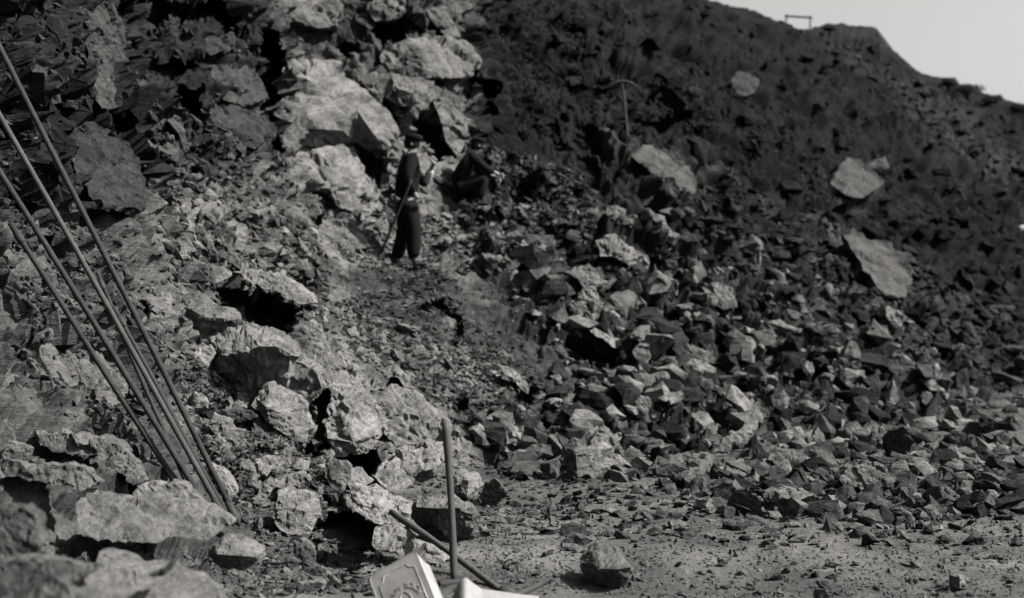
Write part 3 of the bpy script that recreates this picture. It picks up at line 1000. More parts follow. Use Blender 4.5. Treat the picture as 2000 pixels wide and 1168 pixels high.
hero('corner_rock', 'corner-shaped pale rock with a dark inside in the middle of the scree',
     [(1246,652),(1290,655),(1330,644),(1325,694),(1306,688),(1312,664),(1280,668)], lean=(0.2, 0.4), tone=.27)
hero('scree_lump', 'lumpy pale boulder with a split top below the corner-shaped rock',
     [(1336,712),(1354,697),(1376,706),(1399,719),(1397,760),(1362,754),(1332,742)], inner=[(1365,725,.15)], lean=(0.25, 0.4), tone=.24)
hero('scree_lump', 'blunt pale rock standing below the long black gap',
     [(1190,742),(1212,730),(1232,734),(1229,768),(1206,762)], lean=(0.2, 0.4), tone=.24)
hero('scree_plate', 'thin tilted plate at the left edge of the scree, near its foot',
     [(969,712),(985,714),(1012,730),(1034,756),(1032,770),(1010,752)], lean=(0.3, 0.7), tone=.27)
hero('scree_plate', 'dim rough plate high on the right of the scree field',
     [(1370,560),(1400,552),(1430,561),(1442,600),(1415,606),(1385,590)], lean=(0.1, 0.5), tone=.22)
hero('white_wedge', 'small bright wedge lying in the dark upper scree',
     [(1411,533),(1424,521),(1440,520),(1454,531),(1434,540)], lean=(0.1, 0.6), tone=.4, cat='rock')
hero('scree_boulder', 'broad pale boulder at the foot of the scree with a dark hollow on its right',
     [(1394,800),(1405,782),(1440,776),(1470,768),(1490,790),(1500,815),(1470,822),(1430,815)], lean=(0.2, 0.5), tone=.27)
hero('scree_boulder', 'grey boulder with a rounded left side under the blunt pale rock',
     [(1228,795),(1240,772),(1275,778),(1300,795),(1290,820),(1262,824),(1240,812)], lean=(0.15, 0.4), tone=.2)
hero('scree_block', 'oblong pale block tipped to the right at the lower left of the scree',
     [(962,800),(985,794),(1002,820),(990,832),(972,818)], lean=(0.3, 0.5), tone=.32, cat='rock')
hero('scree_block', 'dim grey block next to the oblong pale block',
     [(1002,800),(1035,800),(1054,815),(1044,832),(1010,828)], lean=(0.1, 0.4), tone=.18, cat='rock')
hero('scree_plate', 'ragged pale slab above the upright grey rock with dark sides',
     [(985,850),(1010,832),(1035,845),(1052,880),(1030,890),(1005,868)], lean=(0.2, 0.6), tone=.27)
hero('pale_blob_rock', 'whitish rock at the right edge high above the scree',
     [(1984,455),(1990,442),(2010,436),(2030,450),(2024,478),(1998,474)], lean=(0.1, 0.4), tone=.6, cat='rock')
hero('hill_slab', 'smooth pale slab slanting down to the right above the right end of the scree',
     [(1648,462),(1680,462),(1716,476),(1748,502),(1783,544),(1770,578),(1735,582),(1706,548),(1672,500)], lean=(0.2, 0.7), tone=.115, rough=.9, hug=.6, rim=.03, pit=.3, cell=.5)
hero('hill_slab', 'long pale slab slanting down to the right below the upright pickaxe',
     [(1232,304),(1258,284),(1285,288),(1304,298),(1338,328),(1362,362),(1352,378),(1325,372),(1300,356),(1262,328)], lean=(0.2, 0.7), tone=.115, rough=.9, hug=.6, rim=.03, pit=.3, cell=.5)
hero('hill_slab', 'craggy pale slab with a shadowed lower edge near the right side of the hillside',
     [(1622,358),(1638,332),(1656,305),(1682,318),(1702,336),(1724,360),(1704,374),(1680,386),(1652,380)], lean=(0.2, 0.6), tone=.105, rough=.9, hug=.5, rim=.03, pit=.3, cell=.5)
hero('jutting_rock', 'small ledge of rock above a pale bare patch on the right of the hillside',
     [(1692,323),(1712,310),(1728,307),(1739,329),(1718,332)], lean=(0.2, 0.6), tone=.12, cat='rock')
hero('hill_boulder', 'roundish grey boulder alone on the dark upper hillside',
     [(1427,156),(1439,140),(1462,143),(1485,154),(1475,181),(1453,189),(1436,180)], lean=(0.1, 0.5), tone=.07, hug=.4, rim=.14, pit=.5)

# ------------------------------------------------------------------ loose rocks: a few dozen shapes, many stones
def hull_rock(seed, n=13, flat=0.6, sub=False, edge=0.12):
    R = random.Random(seed)
    bm = bmesh.new()
    for i in range(n):
        v = Vector((R.gauss(0, 1), R.gauss(0, 1), R.gauss(0, 1))).normalized()
        k = R.uniform(.75, 1.0)
        bm.verts.new(Vector((v.x * R.uniform(.9, 1.15), v.y * 0.8, v.z * flat)) * k * 0.5)
    r = bmesh.ops.convex_hull(bm, input=bm.verts[:])
    bmesh.ops.delete(bm, geom=[g for g in r['geom_interior'] if isinstance(g, bmesh.types.BMVert)], context='VERTS')
    loose = [v for v in bm.verts if not v.link_faces]
    bmesh.ops.delete(bm, geom=loose, context='VERTS')
    if sub:
        bmesh.ops.triangulate(bm, faces=bm.faces[:])
        for it in range(3):
            bmesh.ops.subdivide_edges(bm, edges=[e for e in bm.edges if e.calc_length() > edge], cuts=1)
            bmesh.ops.triangulate(bm, faces=[f for f in bm.faces if len(f.verts) > 3])
        bm.normal_update()
        co = np.array([v.co for v in bm.verts])
        nn = np.array([v.normal for v in bm.verts])
        fa, ea = facets(strata(co + seed, 2.0), 0.34, seed, 0.8)
        dsp = 0.05 * fa + 0.02 * fbm(co * 7 + seed, 3, seed)
        for v, c in zip(bm.verts, co + nn * dsp[:, None]):
            v.co = c
    bm.faces.ensure_lookup_table()
    bmesh.ops.triangulate(bm, faces=bm.faces[:])
    bmesh.ops.recalc_face_normals(bm, faces=bm.faces[:])
    me = bpy.data.meshes.new('rock')
    bm.to_mesh(me)
    bm.free()
    return me


MIDS = []
for k in range(26):
    me_ = hull_rock(100 + k, 15, random.Random(k).uniform(.4, .8), True)
    me_.materials.append(M_ROCK)
    MIDS.append(me_)
SMALL = []
for k in range(40):
    me_ = hull_rock(300 + k, 12, random.Random(k + 50).uniform(.5, .95))
    v = np.array([q.co for q in me_.vertices])
    f = np.array([tuple(p.vertices) for p in me_.polygons])
    SMALL.append((v, f))

CHUNK = []
for k in range(20):
    me_ = hull_rock(500 + k, 14, random.Random(k + 90).uniform(.6, 1.0), True, 0.3)
    CHUNK.append((np.array([q.co for q in me_.vertices]), np.array([tuple(p.vertices) for p in me_.polygons])))

inner_c = np.where((cols > -40) & (cols < 2040))[0]


def spot(poly):
    xs = [p[0] for p in poly]
    ys = [p[1] for p in poly]
    while True:
        x, y = random.uniform(min(xs), max(xs)), random.uniform(min(ys), max(ys))
        if poly_sd(np.array([x]), np.array([y]), poly)[0] > 0:
            return x, y


def rest_matrix(n, R):
    """lies roughly flat on the surface, any turn, some tilt"""
    up = (n * 0.55 + Vector((0, 0, 1)) * 0.45 + Vector((R.gauss(0, .35), R.gauss(0, .35), 0))).normalized()
    q = up.to_track_quat('Z', 'Y')
    return q.to_matrix() @ Matrix.Rotation(R.uniform(0, 6.28), 3, 'Z')


FIELD = [(960,470),(1130,420),(1300,430),(1500,520),(1700,600),(1960,720),(2000,860),(1900,930),(1650,930),(1400,930),(1150,950),(1000,930),(930,860),(1060,770),(1120,700),(1000,590)]
APRON = [(300,430),(540,400),(640,520),(640,640),(560,620),(400,560),(330,560)]
FOOT = [(330,700),(420,700),(500,850),(620,860),(720,960),(620,1000),(520,1060),(440,1000),(390,860)]
FLOOR = [(960,1000),(1250,960),(1600,1000),(2000,960),(2000,1168),(1000,1168),(950,1080)]
MIDSLOPE = [(650,600),(760,540),(860,560),(1000,680),(1060,760),(920,850),(880,800),(760,740),(690,690)]
UPPER = [(830,420),(940,400),(1100,420),(1150,470),(960,560),(880,520)]


def mids(count, poly, smin, smax, tones, label, group, seed, flat=1.0, sink=0.12):
    R = random.Random(seed)
    random.seed(seed)
    for i in range(count):
        x, y = spot(poly)
        p, n = on_ground(x, y)
        s = min(smin * (smax / smin) ** (R.random() ** 1.6), 64 * p.y / FPX)
        o = link('rock', R.choice(MIDS), None)
        mt = rest_matrix(n, R)
        o.matrix_world = Matrix.Translation(p + n * s * sink) @ mt.to_4x4() @ Matrix.Diagonal((s * R.uniform(.9, 1.5), s * R.uniform(.8, 1.1), s * R.uniform(.7, 1.2) * flat, 1))
        t = tones[0] + (tones[1] - tones[0]) * R.random() ** 1.3
        o.color = (t, t, t, 1)
        tag(o, label, 'rock', group)
        LOOSE.append((o, x, y, s * FPX / p.y, t))


TOE = [(1250,925),(1400,900),(1700,890),(2000,870),(2000,1000),(1800,1015),(1600,1025),(1430,1015),(1300,965)]
mids(26, TOE, 0.14, 0.42, (.1, .3), 'chunky stone at the ragged edge between scree and gravel floor', 'stones along the edge of the floor', 8)
mids(88, FIELD, 0.35, 0.85, (.1, .34), 'angular grey rock lying loose in the wide scree field', 'loose rocks of the scree field', 1)
mids(25, UPPER, 0.18, 0.4, (.14, .32), 'angular stone in the bright rubble right of the standing man', 'stones right of the standing man', 2)
mids(34, FOOT, 0.1, 0.28, (.14, .33), 'broken grey stone in the heap at the foot of the slope', 'stones heaped at the foot of the slope', 3)
mids(26, APRON, 0.22, 0.6, (.16, .34), 'pale broken stone on the bright rubble apron above the hollow', 'stones on the bright apron', 4)
mids(22, MIDSLOPE, 0.12, 0.34, (.1, .3), 'stone lying on the dark gravelly slope below the man', 'stones on the gravelly slope', 5)
mids(20, FLOOR, 0.05, 0.16, (.12, .28), 'small stone lying on the open gravel floor', 'stones on the gravel floor', 6, 0.7, 0.05)


def stuff(name, label, cat, seed, specs, mat):
    R = np.random.default_rng(seed)
    RR = random.Random(seed)
    random.seed(seed)
    VV, FF, TT = [], [], []
    off = 0
    for count, poly, smin, smax, tones, flat in specs:
        xs = [p[0] for p in poly]
        ys = [p[1] for p in poly]
        X = R.uniform(min(xs), max(xs), count * 4)
        Y = R.uniform(min(ys), max(ys), count * 4)
        ok = poly_sd(X, Y, poly) > 0
        for ep, tv in EXPOSED[:4]:
            ok &= poly_sd(X, Y, ep) < 4
        X, Y = X[ok][:count], Y[ok][:count]
        for x, y in zip(X, Y):
            p, n = on_ground(x, y)
            s = smin * (smax / smin) ** (R.random() ** 1.4)
            s = min(s, 78 * p.y / FPX)
            v, f = SMALL[R.integers(len(SMALL))] if s * FPX / p.y < 20 else CHUNK[R.integers(len(CHUNK))]
            M = np.array(rest_matrix(n, RR)) * np.array((s * R.uniform(.9, 1.6), s * R.uniform(.8, 1.1), s * flat * R.uniform(.7, 1.2)))[None]
            VV.append(v @ M.T + np.array(p + n * s * 0.1))
            FF.append(f + off)
            off += len(v)
            TT.append(np.full(len(v), tones[0] + (tones[1] - tones[0]) * R.random() ** 1.7))
    me = np_mesh(name, np.concatenate(VV), np.concatenate(FF))
    set_tone(me, np.concatenate(TT))
    o = link(name, me, mat)
    o['kind'] = 'stuff'
    o['label'] = label
    o['category'] = cat
    return o


CLIFFLOW = [(560,380),(700,360),(850,420),(860,520),(700,520),(640,480)]
BANK = [(0,420),(230,440),(290,700),(300,940),(150,900),(0,800)]
LEDGE = [(60,950),(170,1060),(420,1060),(560,1100),(640,1168),(440,1168),(190,1090),(80,1040)]
HILLR = [(1250,380),(1420,360),(1650,460),(2000,620),(2000,760),(1750,620),(1500,520),(1300,440)]
FIELD_LOW = [(1000,600),(1120,580),(1300,590),(1550,640),(1800,720),(1960,780),(2000,860),(1900,930),(1650,930),(1400,930),(1150,950),(1000,930),(930,860),(1060,770),(1120,700)]
FIELD_UP = [(960,470),(1130,410),(1300,420),(1500,500),(1700,590),(1960,700),(2000,800),(1800,720),(1550,640),(1300,590),(1120,580),(1000,600)]
stuff('scree_rubble', 'mass of small broken stone covering the scree field', 'rubble', 21, [
    (780, FIELD_LOW, .14, .66, (.03, .36), 1.0), (1500, FIELD_LOW, .05, .16, (.03, .3), .8), (2500, FIELD, .02, .06, (.03, .22), .8), (600, FIELD_UP, .12, .55, (.012, .24), 1.0), (1300, FIELD_UP, .05, .16, (.015, .24), .8), (900, TOE, .04, .3, (.05, .28), 1.1), (1100, HILLR, .08, .4, (.012, .11), .9),
    (1100, [(1000,0),(1380,10),(1480,50),(1720,90),(1850,190),(2000,250),(2000,640),(1700,480),(1400,340),(1180,260),(1000,300)], .08, .6, (.008, .045), .9), (700, [(1600,70),(1720,90),(1870,220),(2000,300),(2000,440),(1850,300),(1700,180)], .06, .3, (.03, .11), .8)], M_RUBBLE)
stuff('slope_rubble', 'mass of small broken stone on the slope and apron', 'rubble', 22, [
    (2600, APRON, .04, .24, (.08, .34), .8), (1500, UPPER, .04, .18, (.1, .32), .7), (3800, MIDSLOPE, .02, .11, (.04, .19), .7), (3400, FOOT, .02, .10, (.06, .28), .8),
    (900, CLIFFLOW, .04, .15, (.15, .3), .7), (900, [(640,480),(800,500),(900,560),(760,560)], .02, .1, (.06, .14), .7),
    (1300, LEDGE, .012, .07, (.1, .3), .6), (900, [(500,1050),(760,1050),(740,1168),(520,1168)], .01, .08, (.07, .28), .8), (2600, BANK, .015, .10, (.06, .24), .8), (1500, [(250,200),(520,200),(560,380),(300,420)], .03, .16, (.05, .2), .7)], M_RUBBLE)
WHOLE = [(250,440),(560,380),(700,470),(860,420),(960,440),(1130,420),(1130,700),(1080,950),(880,980),(760,1050),(560,1080),(400,1010),(330,800),(290,600)]
stuff('fine_rubble', 'fine chips filling the slope between the larger stones', 'rubble', 24, [(7500, WHOLE, .015, .09, (.07, .25), .7), (2500, [(930,300),(1130,340),(1200,440),(1000,480)], .04, .2, (.03, .2), .8),
    (1500, [(0,0),(560,0),(540,300),(300,380),(0,450)], .02, .14, (.03, .15), .7)], M_RUBBLE)
stuff('floor_gravel', 'fine gravel and chips scattered over the quarry floor', 'gravel', 23, [
    (6000, FLOOR, .006, .032, (.12, .28), .7), (420, FLOOR, .02, .08, (.07, .28), .8), (330, [(1000,980),(1300,960),(1700,1000),(2000,980),(2000,1060),(1500,1070),(1050,1050)], .03, .16, (.06, .28), .9), (1500, [(900,960),(1300,920),(1700,930),(2000,880),(2000,1010),(1300,1010),(960,1060)], .02, .12, (.07, .26), .6),
    (1500, [(760,1040),(1000,1000),(1100,1168),(860,1168)], .006, .035, (.1, .28), .6)], M_RUBBLE)


# ------------------------------------------------------------------ drill rods leaning on the bank
def rod(label, pix, mat, rad, top_free=False):
    """pix: picture points with depth at both ends; the rod runs straight between them"""
    (x0, y0, d0), (x1, y1, d1) = pix
    rad *= .88
    a, b = at(x0, y0, d0), at(x1, y1, d1)
    e = empty('drill_rod', a, label, 'drill rod', 'drill rods leaning on the bank')
    L_ = (b - a).length
    R = random.Random(int(x1 * 3 + y1))
    pts = []
    for k in range(13):
        t = k / 12
        bow = 0.016 * math.sin(math.pi * t + .4) * (1 if x1 < 0 else -.6) + 0.005 * math.sin(9 * t + x1)
        pts.append((b - a) * t + Vector((bow, 0, -bow)))
    tube_obj('shaft', pts, rad, mat, e, 8)
    t = (b - a).normalized()
    tube_obj('bit', [t * -0.07, t * -0.03, t * 0.02, t * 0.10], [rad * .3, rad * 1.5, rad * 1.35, rad], M_IRON, e, 8)
    tube_obj('collar', [t * (L_ - .16), t * (L_ - .14), t * (L_ - .10), t * (L_ - .08)], [rad, rad * 1.45, rad * 1.45, rad], M_IRON, e, 8)
    return e


rod('dark drill rod on the right of the leaning bundle, reaching highest', [(458, 1008, 7.55), (-70, -45, 8.3)], M_STEEL, 0.0222)
rod('pale drill rod in the middle of the bundle, lighter than the rest', [(432, 1000, 7.5), (-60, 118, 8.1)], M_STEEL_PALE, 0.0211)
rod('drill rod third from the right in the bundle, crossing under the pale one', [(395, 978, 7.5), (-60, 238, 8.0)], M_STEEL, 0.0222)
rod('short drill rod at the left of the bundle with its end in view', [(342, 940, 7.55), (20, 436, 7.85)], M_STEEL, 0.0211)
rod('thin drill rod half hidden behind the pale one', [(372, 960, 7.7), (188, 530, 8.35)], M_STEEL, 0.0164)
rod('drill rod lying close along the pale one at its lower end', [(446, 1008, 7.6), (222, 600, 7.95)], M_STEEL, 0.0187)


# ------------------------------------------------------------------ hand tools in front
def lathe(prof, seg=16):
    V, Fs = [], []
    for r, z in prof:
        for k in range(seg):
            a = 2 * math.pi * k / seg
            V.append((r * math.cos(a), r * math.sin(a), z))
    n = len(prof)
    for i in range(n - 1):
        for k in range(seg):
            Fs.append((i * seg + k, i * seg + (k + 1) % seg, (i + 1) * seg + (k + 1) % seg, (i + 1) * seg + k))
    Fs.append(tuple(range(seg - 1, -1, -1)))
    Fs.append(tuple((n - 1) * seg + k for k in range(seg)))
    return V, Fs


def handle_between(parent, a, b, r0, r1, mat=M_WOOD, name='handle', bow=0.006):
    pts, rad = [], []
    for k in range(15):
        t = k / 14
        pts.append(a + (b - a) * t + Vector((bow * math.sin(3.14 * t), 0, bow * math.sin(3.14 * t))))
        rad.append(r0 + (r1 - r0) * t + 0.0015 * math.sin(9 * t))
    rad[0] *= .8
    rad[-1] *= .85
    return tube_obj(name, pts, rad, mat, parent, 14)


def bm_obj(name, bm, mat, parent=None, loc=None, smooth=False):
    me = bpy.data.meshes.new(name)
    bm.to_mesh(me)
    bm.free()
    if smooth:
        for p in me.polygons:
            p.use_smooth = True
    return link(name, me, mat, parent, loc)


def bevel_box(sx, sy, sz, bev, seg=2, mtx=None):
    bm = bmesh.new()
    bmesh.ops.create_cube(bm, size=1)
    bmesh.ops.scale(bm, vec=(sx, sy, sz), verts=bm.verts)
    bmesh.ops.bevel(bm, geom=bm.edges[:], offset=bev, segments=seg, affect='EDGES', profile=.5)
    if mtx is not None:
        bmesh.ops.transform(bm, matrix=mtx, verts=bm.verts)
    return bm


# sledgehammer standing on its head
hb, ht = at(887, 1140, 6.5), at(870, 820, 6.62)
sl = empty('sledgehammer', hb, 'long-handled sledgehammer standing upright on its head beside the tin', 'hammer')
handle_between(sl, Vector((0, 0, 0)), ht - hb, .0185, .021)
bm_obj('hammer_head', bevel_box(.17, .065, .065, .014, 2, Matrix.Rotation(.5, 4, 'Z') @ Matrix.Translation((-.015, 0, -.005))), M_IRON, sl)
# pick lying on the gravel
pb, pt = at(990, 1163, 6.28), at(764, 1000, 7.3)
pk = empty('pickaxe', pb, 'pickaxe lying on the gravel with its thick handle propped on the pale slab', 'pickaxe')
handle_between(pk, Vector((0, 0, 0)), pt - pb, .0165, .0205)


def pick_head(parent, a, mid, b, r=.022, name='pick_head'):
    pts, rad = [], []
    for k in range(17):
        t = k / 16
        p = a * (1 - t) ** 2 + mid * 2 * t * (1 - t) + b * t * t
        pts.append(p)
        rad.append(r * (0.25 + 0.75 * math.sin(math.pi * min(max(t, .03), .97)) ** .7))
    return tube_obj(name, pts, rad, M_IRON, parent, 8)


pick_head(pk, at(1077, 1128, 6.45) - pb, at(1012, 1172, 6.12) - pb, at(905, 1190, 6.05) - pb)
EYE = tube_obj('eye_socket', [Vector((-.03, .03, .02)), Vector((0, 0, 0)), Vector((.03, -.03, -.02))], .034, M_IRON, pk, 10)

# ------------------------------------------------------------------ petrol tin, upside down, leaning over
TW, TH, TD = .24, .35, .145
tc = at(808, 1082, 5.55)                 # the corner that points up
ang = math.radians(-32.0)                # roll of the face in the picture
face_n = Vector((-0.33, -0.78, 0.53)).normalized()
ex = Vector((math.cos(ang), 0, -math.sin(ang) * -1))
# in-face axes: right edge runs down-right, top edge runs down-left
right_dir = Vector((0.875, 0, 0.485))
right_dir = (right_dir - face_n * right_dir.dot(face_n)).normalized()   # along the upper edge, towards the corner
up_dir = face_n.cross(right_dir).normalized()
if up_dir.z < 0:
    up_dir = -up_dir
cen = tc - right_dir * (TW / 2 - .012) - up_dir * (TH / 2 - .012) - face_n * (TD / 2)
basis = Matrix((right_dir, up_dir, right_dir.cross(up_dir))).transposed().to_4x4()
tin = empty('petrol_tin', cen, 'pale metal petrol tin with embossed panel, tipped over at the bottom edge', 'tin')
tin.matrix_world = Matrix.Translation(cen) @ basis
# local: x right, y up in the face, z out of the face
bm = bmesh.new()
bmesh.ops.create_cube(bm, size=1)
bmesh.ops.scale(bm, vec=(TW, TH, TD), verts=bm.verts)
ve = [e for e in bm.edges if abs((e.verts[0].co - e.verts[1].co).normalized().z) > .9]
bmesh.ops.bevel(bm, geom=ve, offset=.022, segments=5, affect='EDGES', profile=.5)
be = [e for e in bm.edges if abs(e.verts[0].co.z - e.verts[1].co.z) < 1e-5]
bmesh.ops.bevel(bm, geom=be, offset=.004, segments=2, affect='EDGES', profile=.5)
bm_obj('body', bm, M_TIN, tin, smooth=False)


def ribbon(name, pts, r, mat, parent, closed=True, seg=6):
    p = [Vector(q) for q in pts]
    if closed:
        p = p + [p[0], p[1]]
    return tube_obj(name, p, r, mat, parent, seg)


def round_rect(w, h, r, z, n=6):
    out = []
    for cx, cy, a0 in ((w / 2 - r, h / 2 - r, 0), (-w / 2 + r, h / 2 - r, 90), (-w / 2 + r, -h / 2 + r, 180), (w / 2 - r, -h / 2 + r, 270)):
        for k in range(n + 1):
            a = math.radians(a0 + 90 * k / n)
            out.append((cx + r * math.cos(a), cy + r * math.sin(a), z))
    return out


zf = TD / 2
ribbon('rim', round_rect(TW + .001, TH + .001, 0.022, zf - .001), .0022, M_TIN, tin)
ribbon('rim', round_rect(TW + .001, TH + .001, .022, -zf + .001), .0022, M_TIN, tin)
# embossed frame with scooped corners
fw, fh, nr = TW * .76, TH * .80, .032
frame = []
for sx, sy, a0 in ((1, 1, 270), (-1, 1, 0), (-1, -1, 90), (1, -1, 180)):
    arc = []
    for k in range(9):
        a = math.radians(a0 - 90 * k / 8)
        arc.append((sx * fw / 2 + nr * math.cos(a), sy * fh / 2 + nr * math.sin(a), zf))
    frame += arc
ribbon('embossed_frame', frame, .0026, M_TIN, tin)
ring = [(.028 * math.cos(a), .050 * math.sin(a) - .03, zf) for a in [2 * math.pi * k / 24 for k in range(24)]]
ribbon('embossed_oval', ring, .003, M_TIN, tin)


def letter_mesh(ch, size):
    cu = bpy.data.curves.new('letter', 'FONT')
    cu.body = ch
    cu.size = size
    cu.extrude = .0022
    cu.align_x = 'CENTER'
    ob = bpy.data.objects.new('letter', cu)
    COL.objects.link(ob)
    dg = bpy.context.evaluated_depsgraph_get()
    me = bpy.data.meshes.new_from_object(ob.evaluated_get(dg))
    bpy.data.objects.remove(ob)
    bpy.data.curves.remove(cu)
    return me


word = 'MOTOR SPIRIT'
bm = bmesh.new()
for k, ch in enumerate(word):
    if ch == ' ':
        continue
    me = letter_mesh(ch, .034)
    a = math.radians(8 + 164 * k / (len(word) - 1))        # the tin stands on its head: the words run right to left, feet outwards
    r = .084
    mt = Matrix.Translation((r * math.cos(a), r * math.sin(a) - .025, zf + .0006)) @ Matrix.Rotation(a + math.pi / 2, 4, 'Z')
    me.transform(mt)
    bm.from_mesh(me)
bm_obj('embossed_lettering', bm, M_TIN, tin)
# carrying handle on the end that now points down-left
tube_obj('carrying_handle', [Vector((-.05, -TH / 2, 0)), Vector((-.045, -TH / 2 - .025, 0)), Vector((.045, -TH / 2 - .025, 0)), Vector((.05, -TH / 2, 0))], .005, M_TIN, tin, 8)

# ------------------------------------------------------------------ crumpled white canvas beside the tin
CN, CM = 60, 30
V = []
for j in range(CM):
    for i in range(CN):
        u, v = i / (CN - 1), j / (CM - 1)
        X = 862 + 190 * u
        topy = np.interp(X, [860, 888, 898, 909, 925, 940, 985, 1020, 1052], [1190, 1165, 1138, 1129, 1142, 1152, 1158, 1163, 1166])
        Y = topy + 150 * v ** 1.1
        dd = 5.95 - 0.55 * v + 0.02 * math.sin(u * 7 + v * 5) * (0.2 + v) + 0.012 * math.sin(u * 13 - v * 11) * v
        p = at(X, Y, dd)
        p.z = max(p.z, 0.03)
        V.append(p)
Fs = [(j * CN + i, j * CN + i + 1, (j + 1) * CN + i + 1, (j + 1) * CN + i) for j in range(CM - 1) for i in range(CN - 1)]
o0 = at(950, 1170, 5.9)
o0.z = 0.03
me = mesh_from('canvas_sheet', [v - o0 for v in V], Fs)
for p in me.polygons:
    p.use_smooth = True
cs = link('canvas_sheet', me, M_CLOTH, None, o0)
sm = cs.modifiers.new('thickness', 'SOLIDIFY')
sm.thickness = .006
tag(cs, 'crumpled white canvas sheet beside the tin at the bottom edge', 'cloth')


# ------------------------------------------------------------------ tools and timber on the hill
def far_pick(label, foot, head, hw, dr, thick=.021):
    e = empty('pickaxe', foot, label, 'pickaxe')
    handle_between(e, Vector((0, 0, 0)), head - foot, thick, thick * 1.1, M_POLE)
    L_ = head - foot
    pick_head(e, L_ + Vector((-hw, 0, -.10)), L_ + Vector((0.02, 0, .13)), L_ + Vector((hw, 0, -.07)), thick * 1.3)
    return e


M_POLE = plain('bleached_handle', 0.035, 0.8, 0, 0.3, 6)
M_IRON2 = M_IRON
pf, pn = on_ground(1226, 276)
s_ = pf.y / FPX
far_pick('pickaxe standing head-up in the ground on the dark hillside', pf - Vector((0, 0, .05)), pf + Vector((-12 * s_, -.05, 112 * s_)), 30 * s_, 0)
bf, bn = on_ground(1896, 442)
s_ = bf.y / FPX
cb = empty('crowbar', bf, 'thin pale crowbar leaning on the dark slope near the right edge', 'crowbar')
bt = Vector((-30 * s_, -.25, 58 * s_))
tube_obj('shaft', [Vector((0, 0, 0)), bt * .5, bt], .022, M_POLE, cb, 8)
tube_obj('chisel_end', [bt, bt + Vector((-.04, 0, .05)), bt + Vector((-.10, 0, .06))], [.022, .02, .008], M_POLE, cb, 8)

tp, tn = on_ground(1560, 56)
s_ = 42.0 / FPX
tb = empty('timber_barrier', at(1559, 54, 42.0), 'thin dark board on two pale posts on the skyline', 'barrier')
z0 = at(1559, 54, 42.0)
for xx, yt in ((1536, 30), (1583, 33)):
    q = at(xx, yt, 42.0) - z0
    bm_obj('post', bevel_box(.07, .07, 0.75, .006, 1, Matrix.Translation((q.x, 0, q.z - .33))), M_POST, tb)
a_, b_ = at(1533, 31.5, 41.9) - z0, at(1586, 34.5, 41.9) - z0
bm_obj('board', bevel_box((b_ - a_).length, .04, .062, .005, 1, Matrix.Translation((a_ + b_) / 2) @ Matrix.Rotation(math.atan2(-(b_ - a_).z, (b_ - a_).x), 4, 'Y')), M_PLANK, tb)

# ------------------------------------------------------------------ scrub
def leaf_clump(V, Fs, c, r, n, R, ls):
    for k in range(n):
        u = Vector((R.gauss(0, 1), R.gauss(0, 1), R.gauss(0, 1))).normalized()
        p = c + Vector((u.x * r[0], u.y * r[1], abs(u.z) * r[2])) * R.uniform(.55, 1.0)
        a = Vector((R.gauss(0, 1), R.gauss(0, 1), R.gauss(0, 1))).normalized()
        b = a.orthogonal().normalized()
        l = ls * R.uniform(.6, 1.4)
        i = len(V)
        V += [p - a * l, p + b * l * .45, p + a * l, p - b * l * .45]
        Fs.append((i, i + 1, i + 2, i + 3))


def shrub(label, x, y, wpx, hpx, d, seed):
    R = random.Random(seed)
    s = d / FPX
    base = at(x, y + 7, d - .6)
    e = empty('shrub', base, label, 'shrub', 'shrubs on the skyline')
    V, Fs = [], []
    w, h = wpx * s / 2, hpx * s
    for k in range(13):
        c = Vector((R.uniform(-.7, .7) * w, R.uniform(-.5, .5) * w, R.uniform(-.05, .42) * h))
        leaf_clump(V, Fs, c, (w * .5, w * .5, h * .5), 190, R, .03 + .01 * h)
    link('foliage', mesh_from('foliage', V, Fs), M_LEAF, e)
    for k in range(5):
        tip = Vector((R.uniform(-.6, .6) * w, R.uniform(-.4, .4) * w, R.uniform(.5, .9) * h))
        tube_obj('stem', [Vector((R.uniform(-.1, .1) * w, 0, -.2)), tip * .5 + Vector((0, 0, .1 * h)), tip], [.03, .02, .008], M_BARK, e, 5)
    return e


shrub('largest dark shrub on the skyline at the right, where the hill drops', 1890, 178, 70, 26, 44.5, 1)
shrub('small shrub on the skyline just left of the largest one', 1852, 160, 36, 18, 44.5, 2)
shrub('low round shrub on the skyline near the right edge', 1942, 194, 46, 20, 45, 3)
shrub('shrub on the skyline cut by the right edge', 1994, 210, 50, 18, 45.5, 4)
shrub('tiny tuft on the skyline right of the board on posts', 1620, 52, 22, 10, 42.5, 5)
shrub('tiny tuft on the skyline left of the board on posts', 1494, 34, 20, 9, 41.5, 6)
shrub('low tuft on the skyline at the head of the slope, near the top edge', 1446, 21, 26, 9, 40, 7)

R = random.Random(77)
V, Fs = [], []
HILLP = [(960,0),(1380,0),(1480,40),(1720,90),(1850,170),(2000,230),(2000,600),(1800,470),(1600,420),(1400,330),(1180,250),(1000,280)]
random.seed(5)
for k in range(1000):
    x, y = spot(HILLP)
    if poly_sd(np.array([x]), np.array([y]), [(1590,60),(1720,75),(1860,190),(1960,330),(1850,300),(1700,180)])[0] > 0 and R.random() < .75:
        continue
    if vnoise(np.array([[x * .012, y * .02, 3.3]]), 8)[0] < -.1:
        continue
    p, n = on_ground(x, y)
    r = R.uniform(.12, .42)
    leaf_clump(V, Fs, p - Vector((0, 0, .08)), (r, r, r * .7), 80, R, .032)
sc_ = link('hillside_scrub', mesh_from('hillside_scrub', V, Fs), M_LEAF)
sc_['kind'] = 'stuff'
sc_['label'] = 'low dark scrub covering the upper hillside'
sc_['category'] = 'scrub'


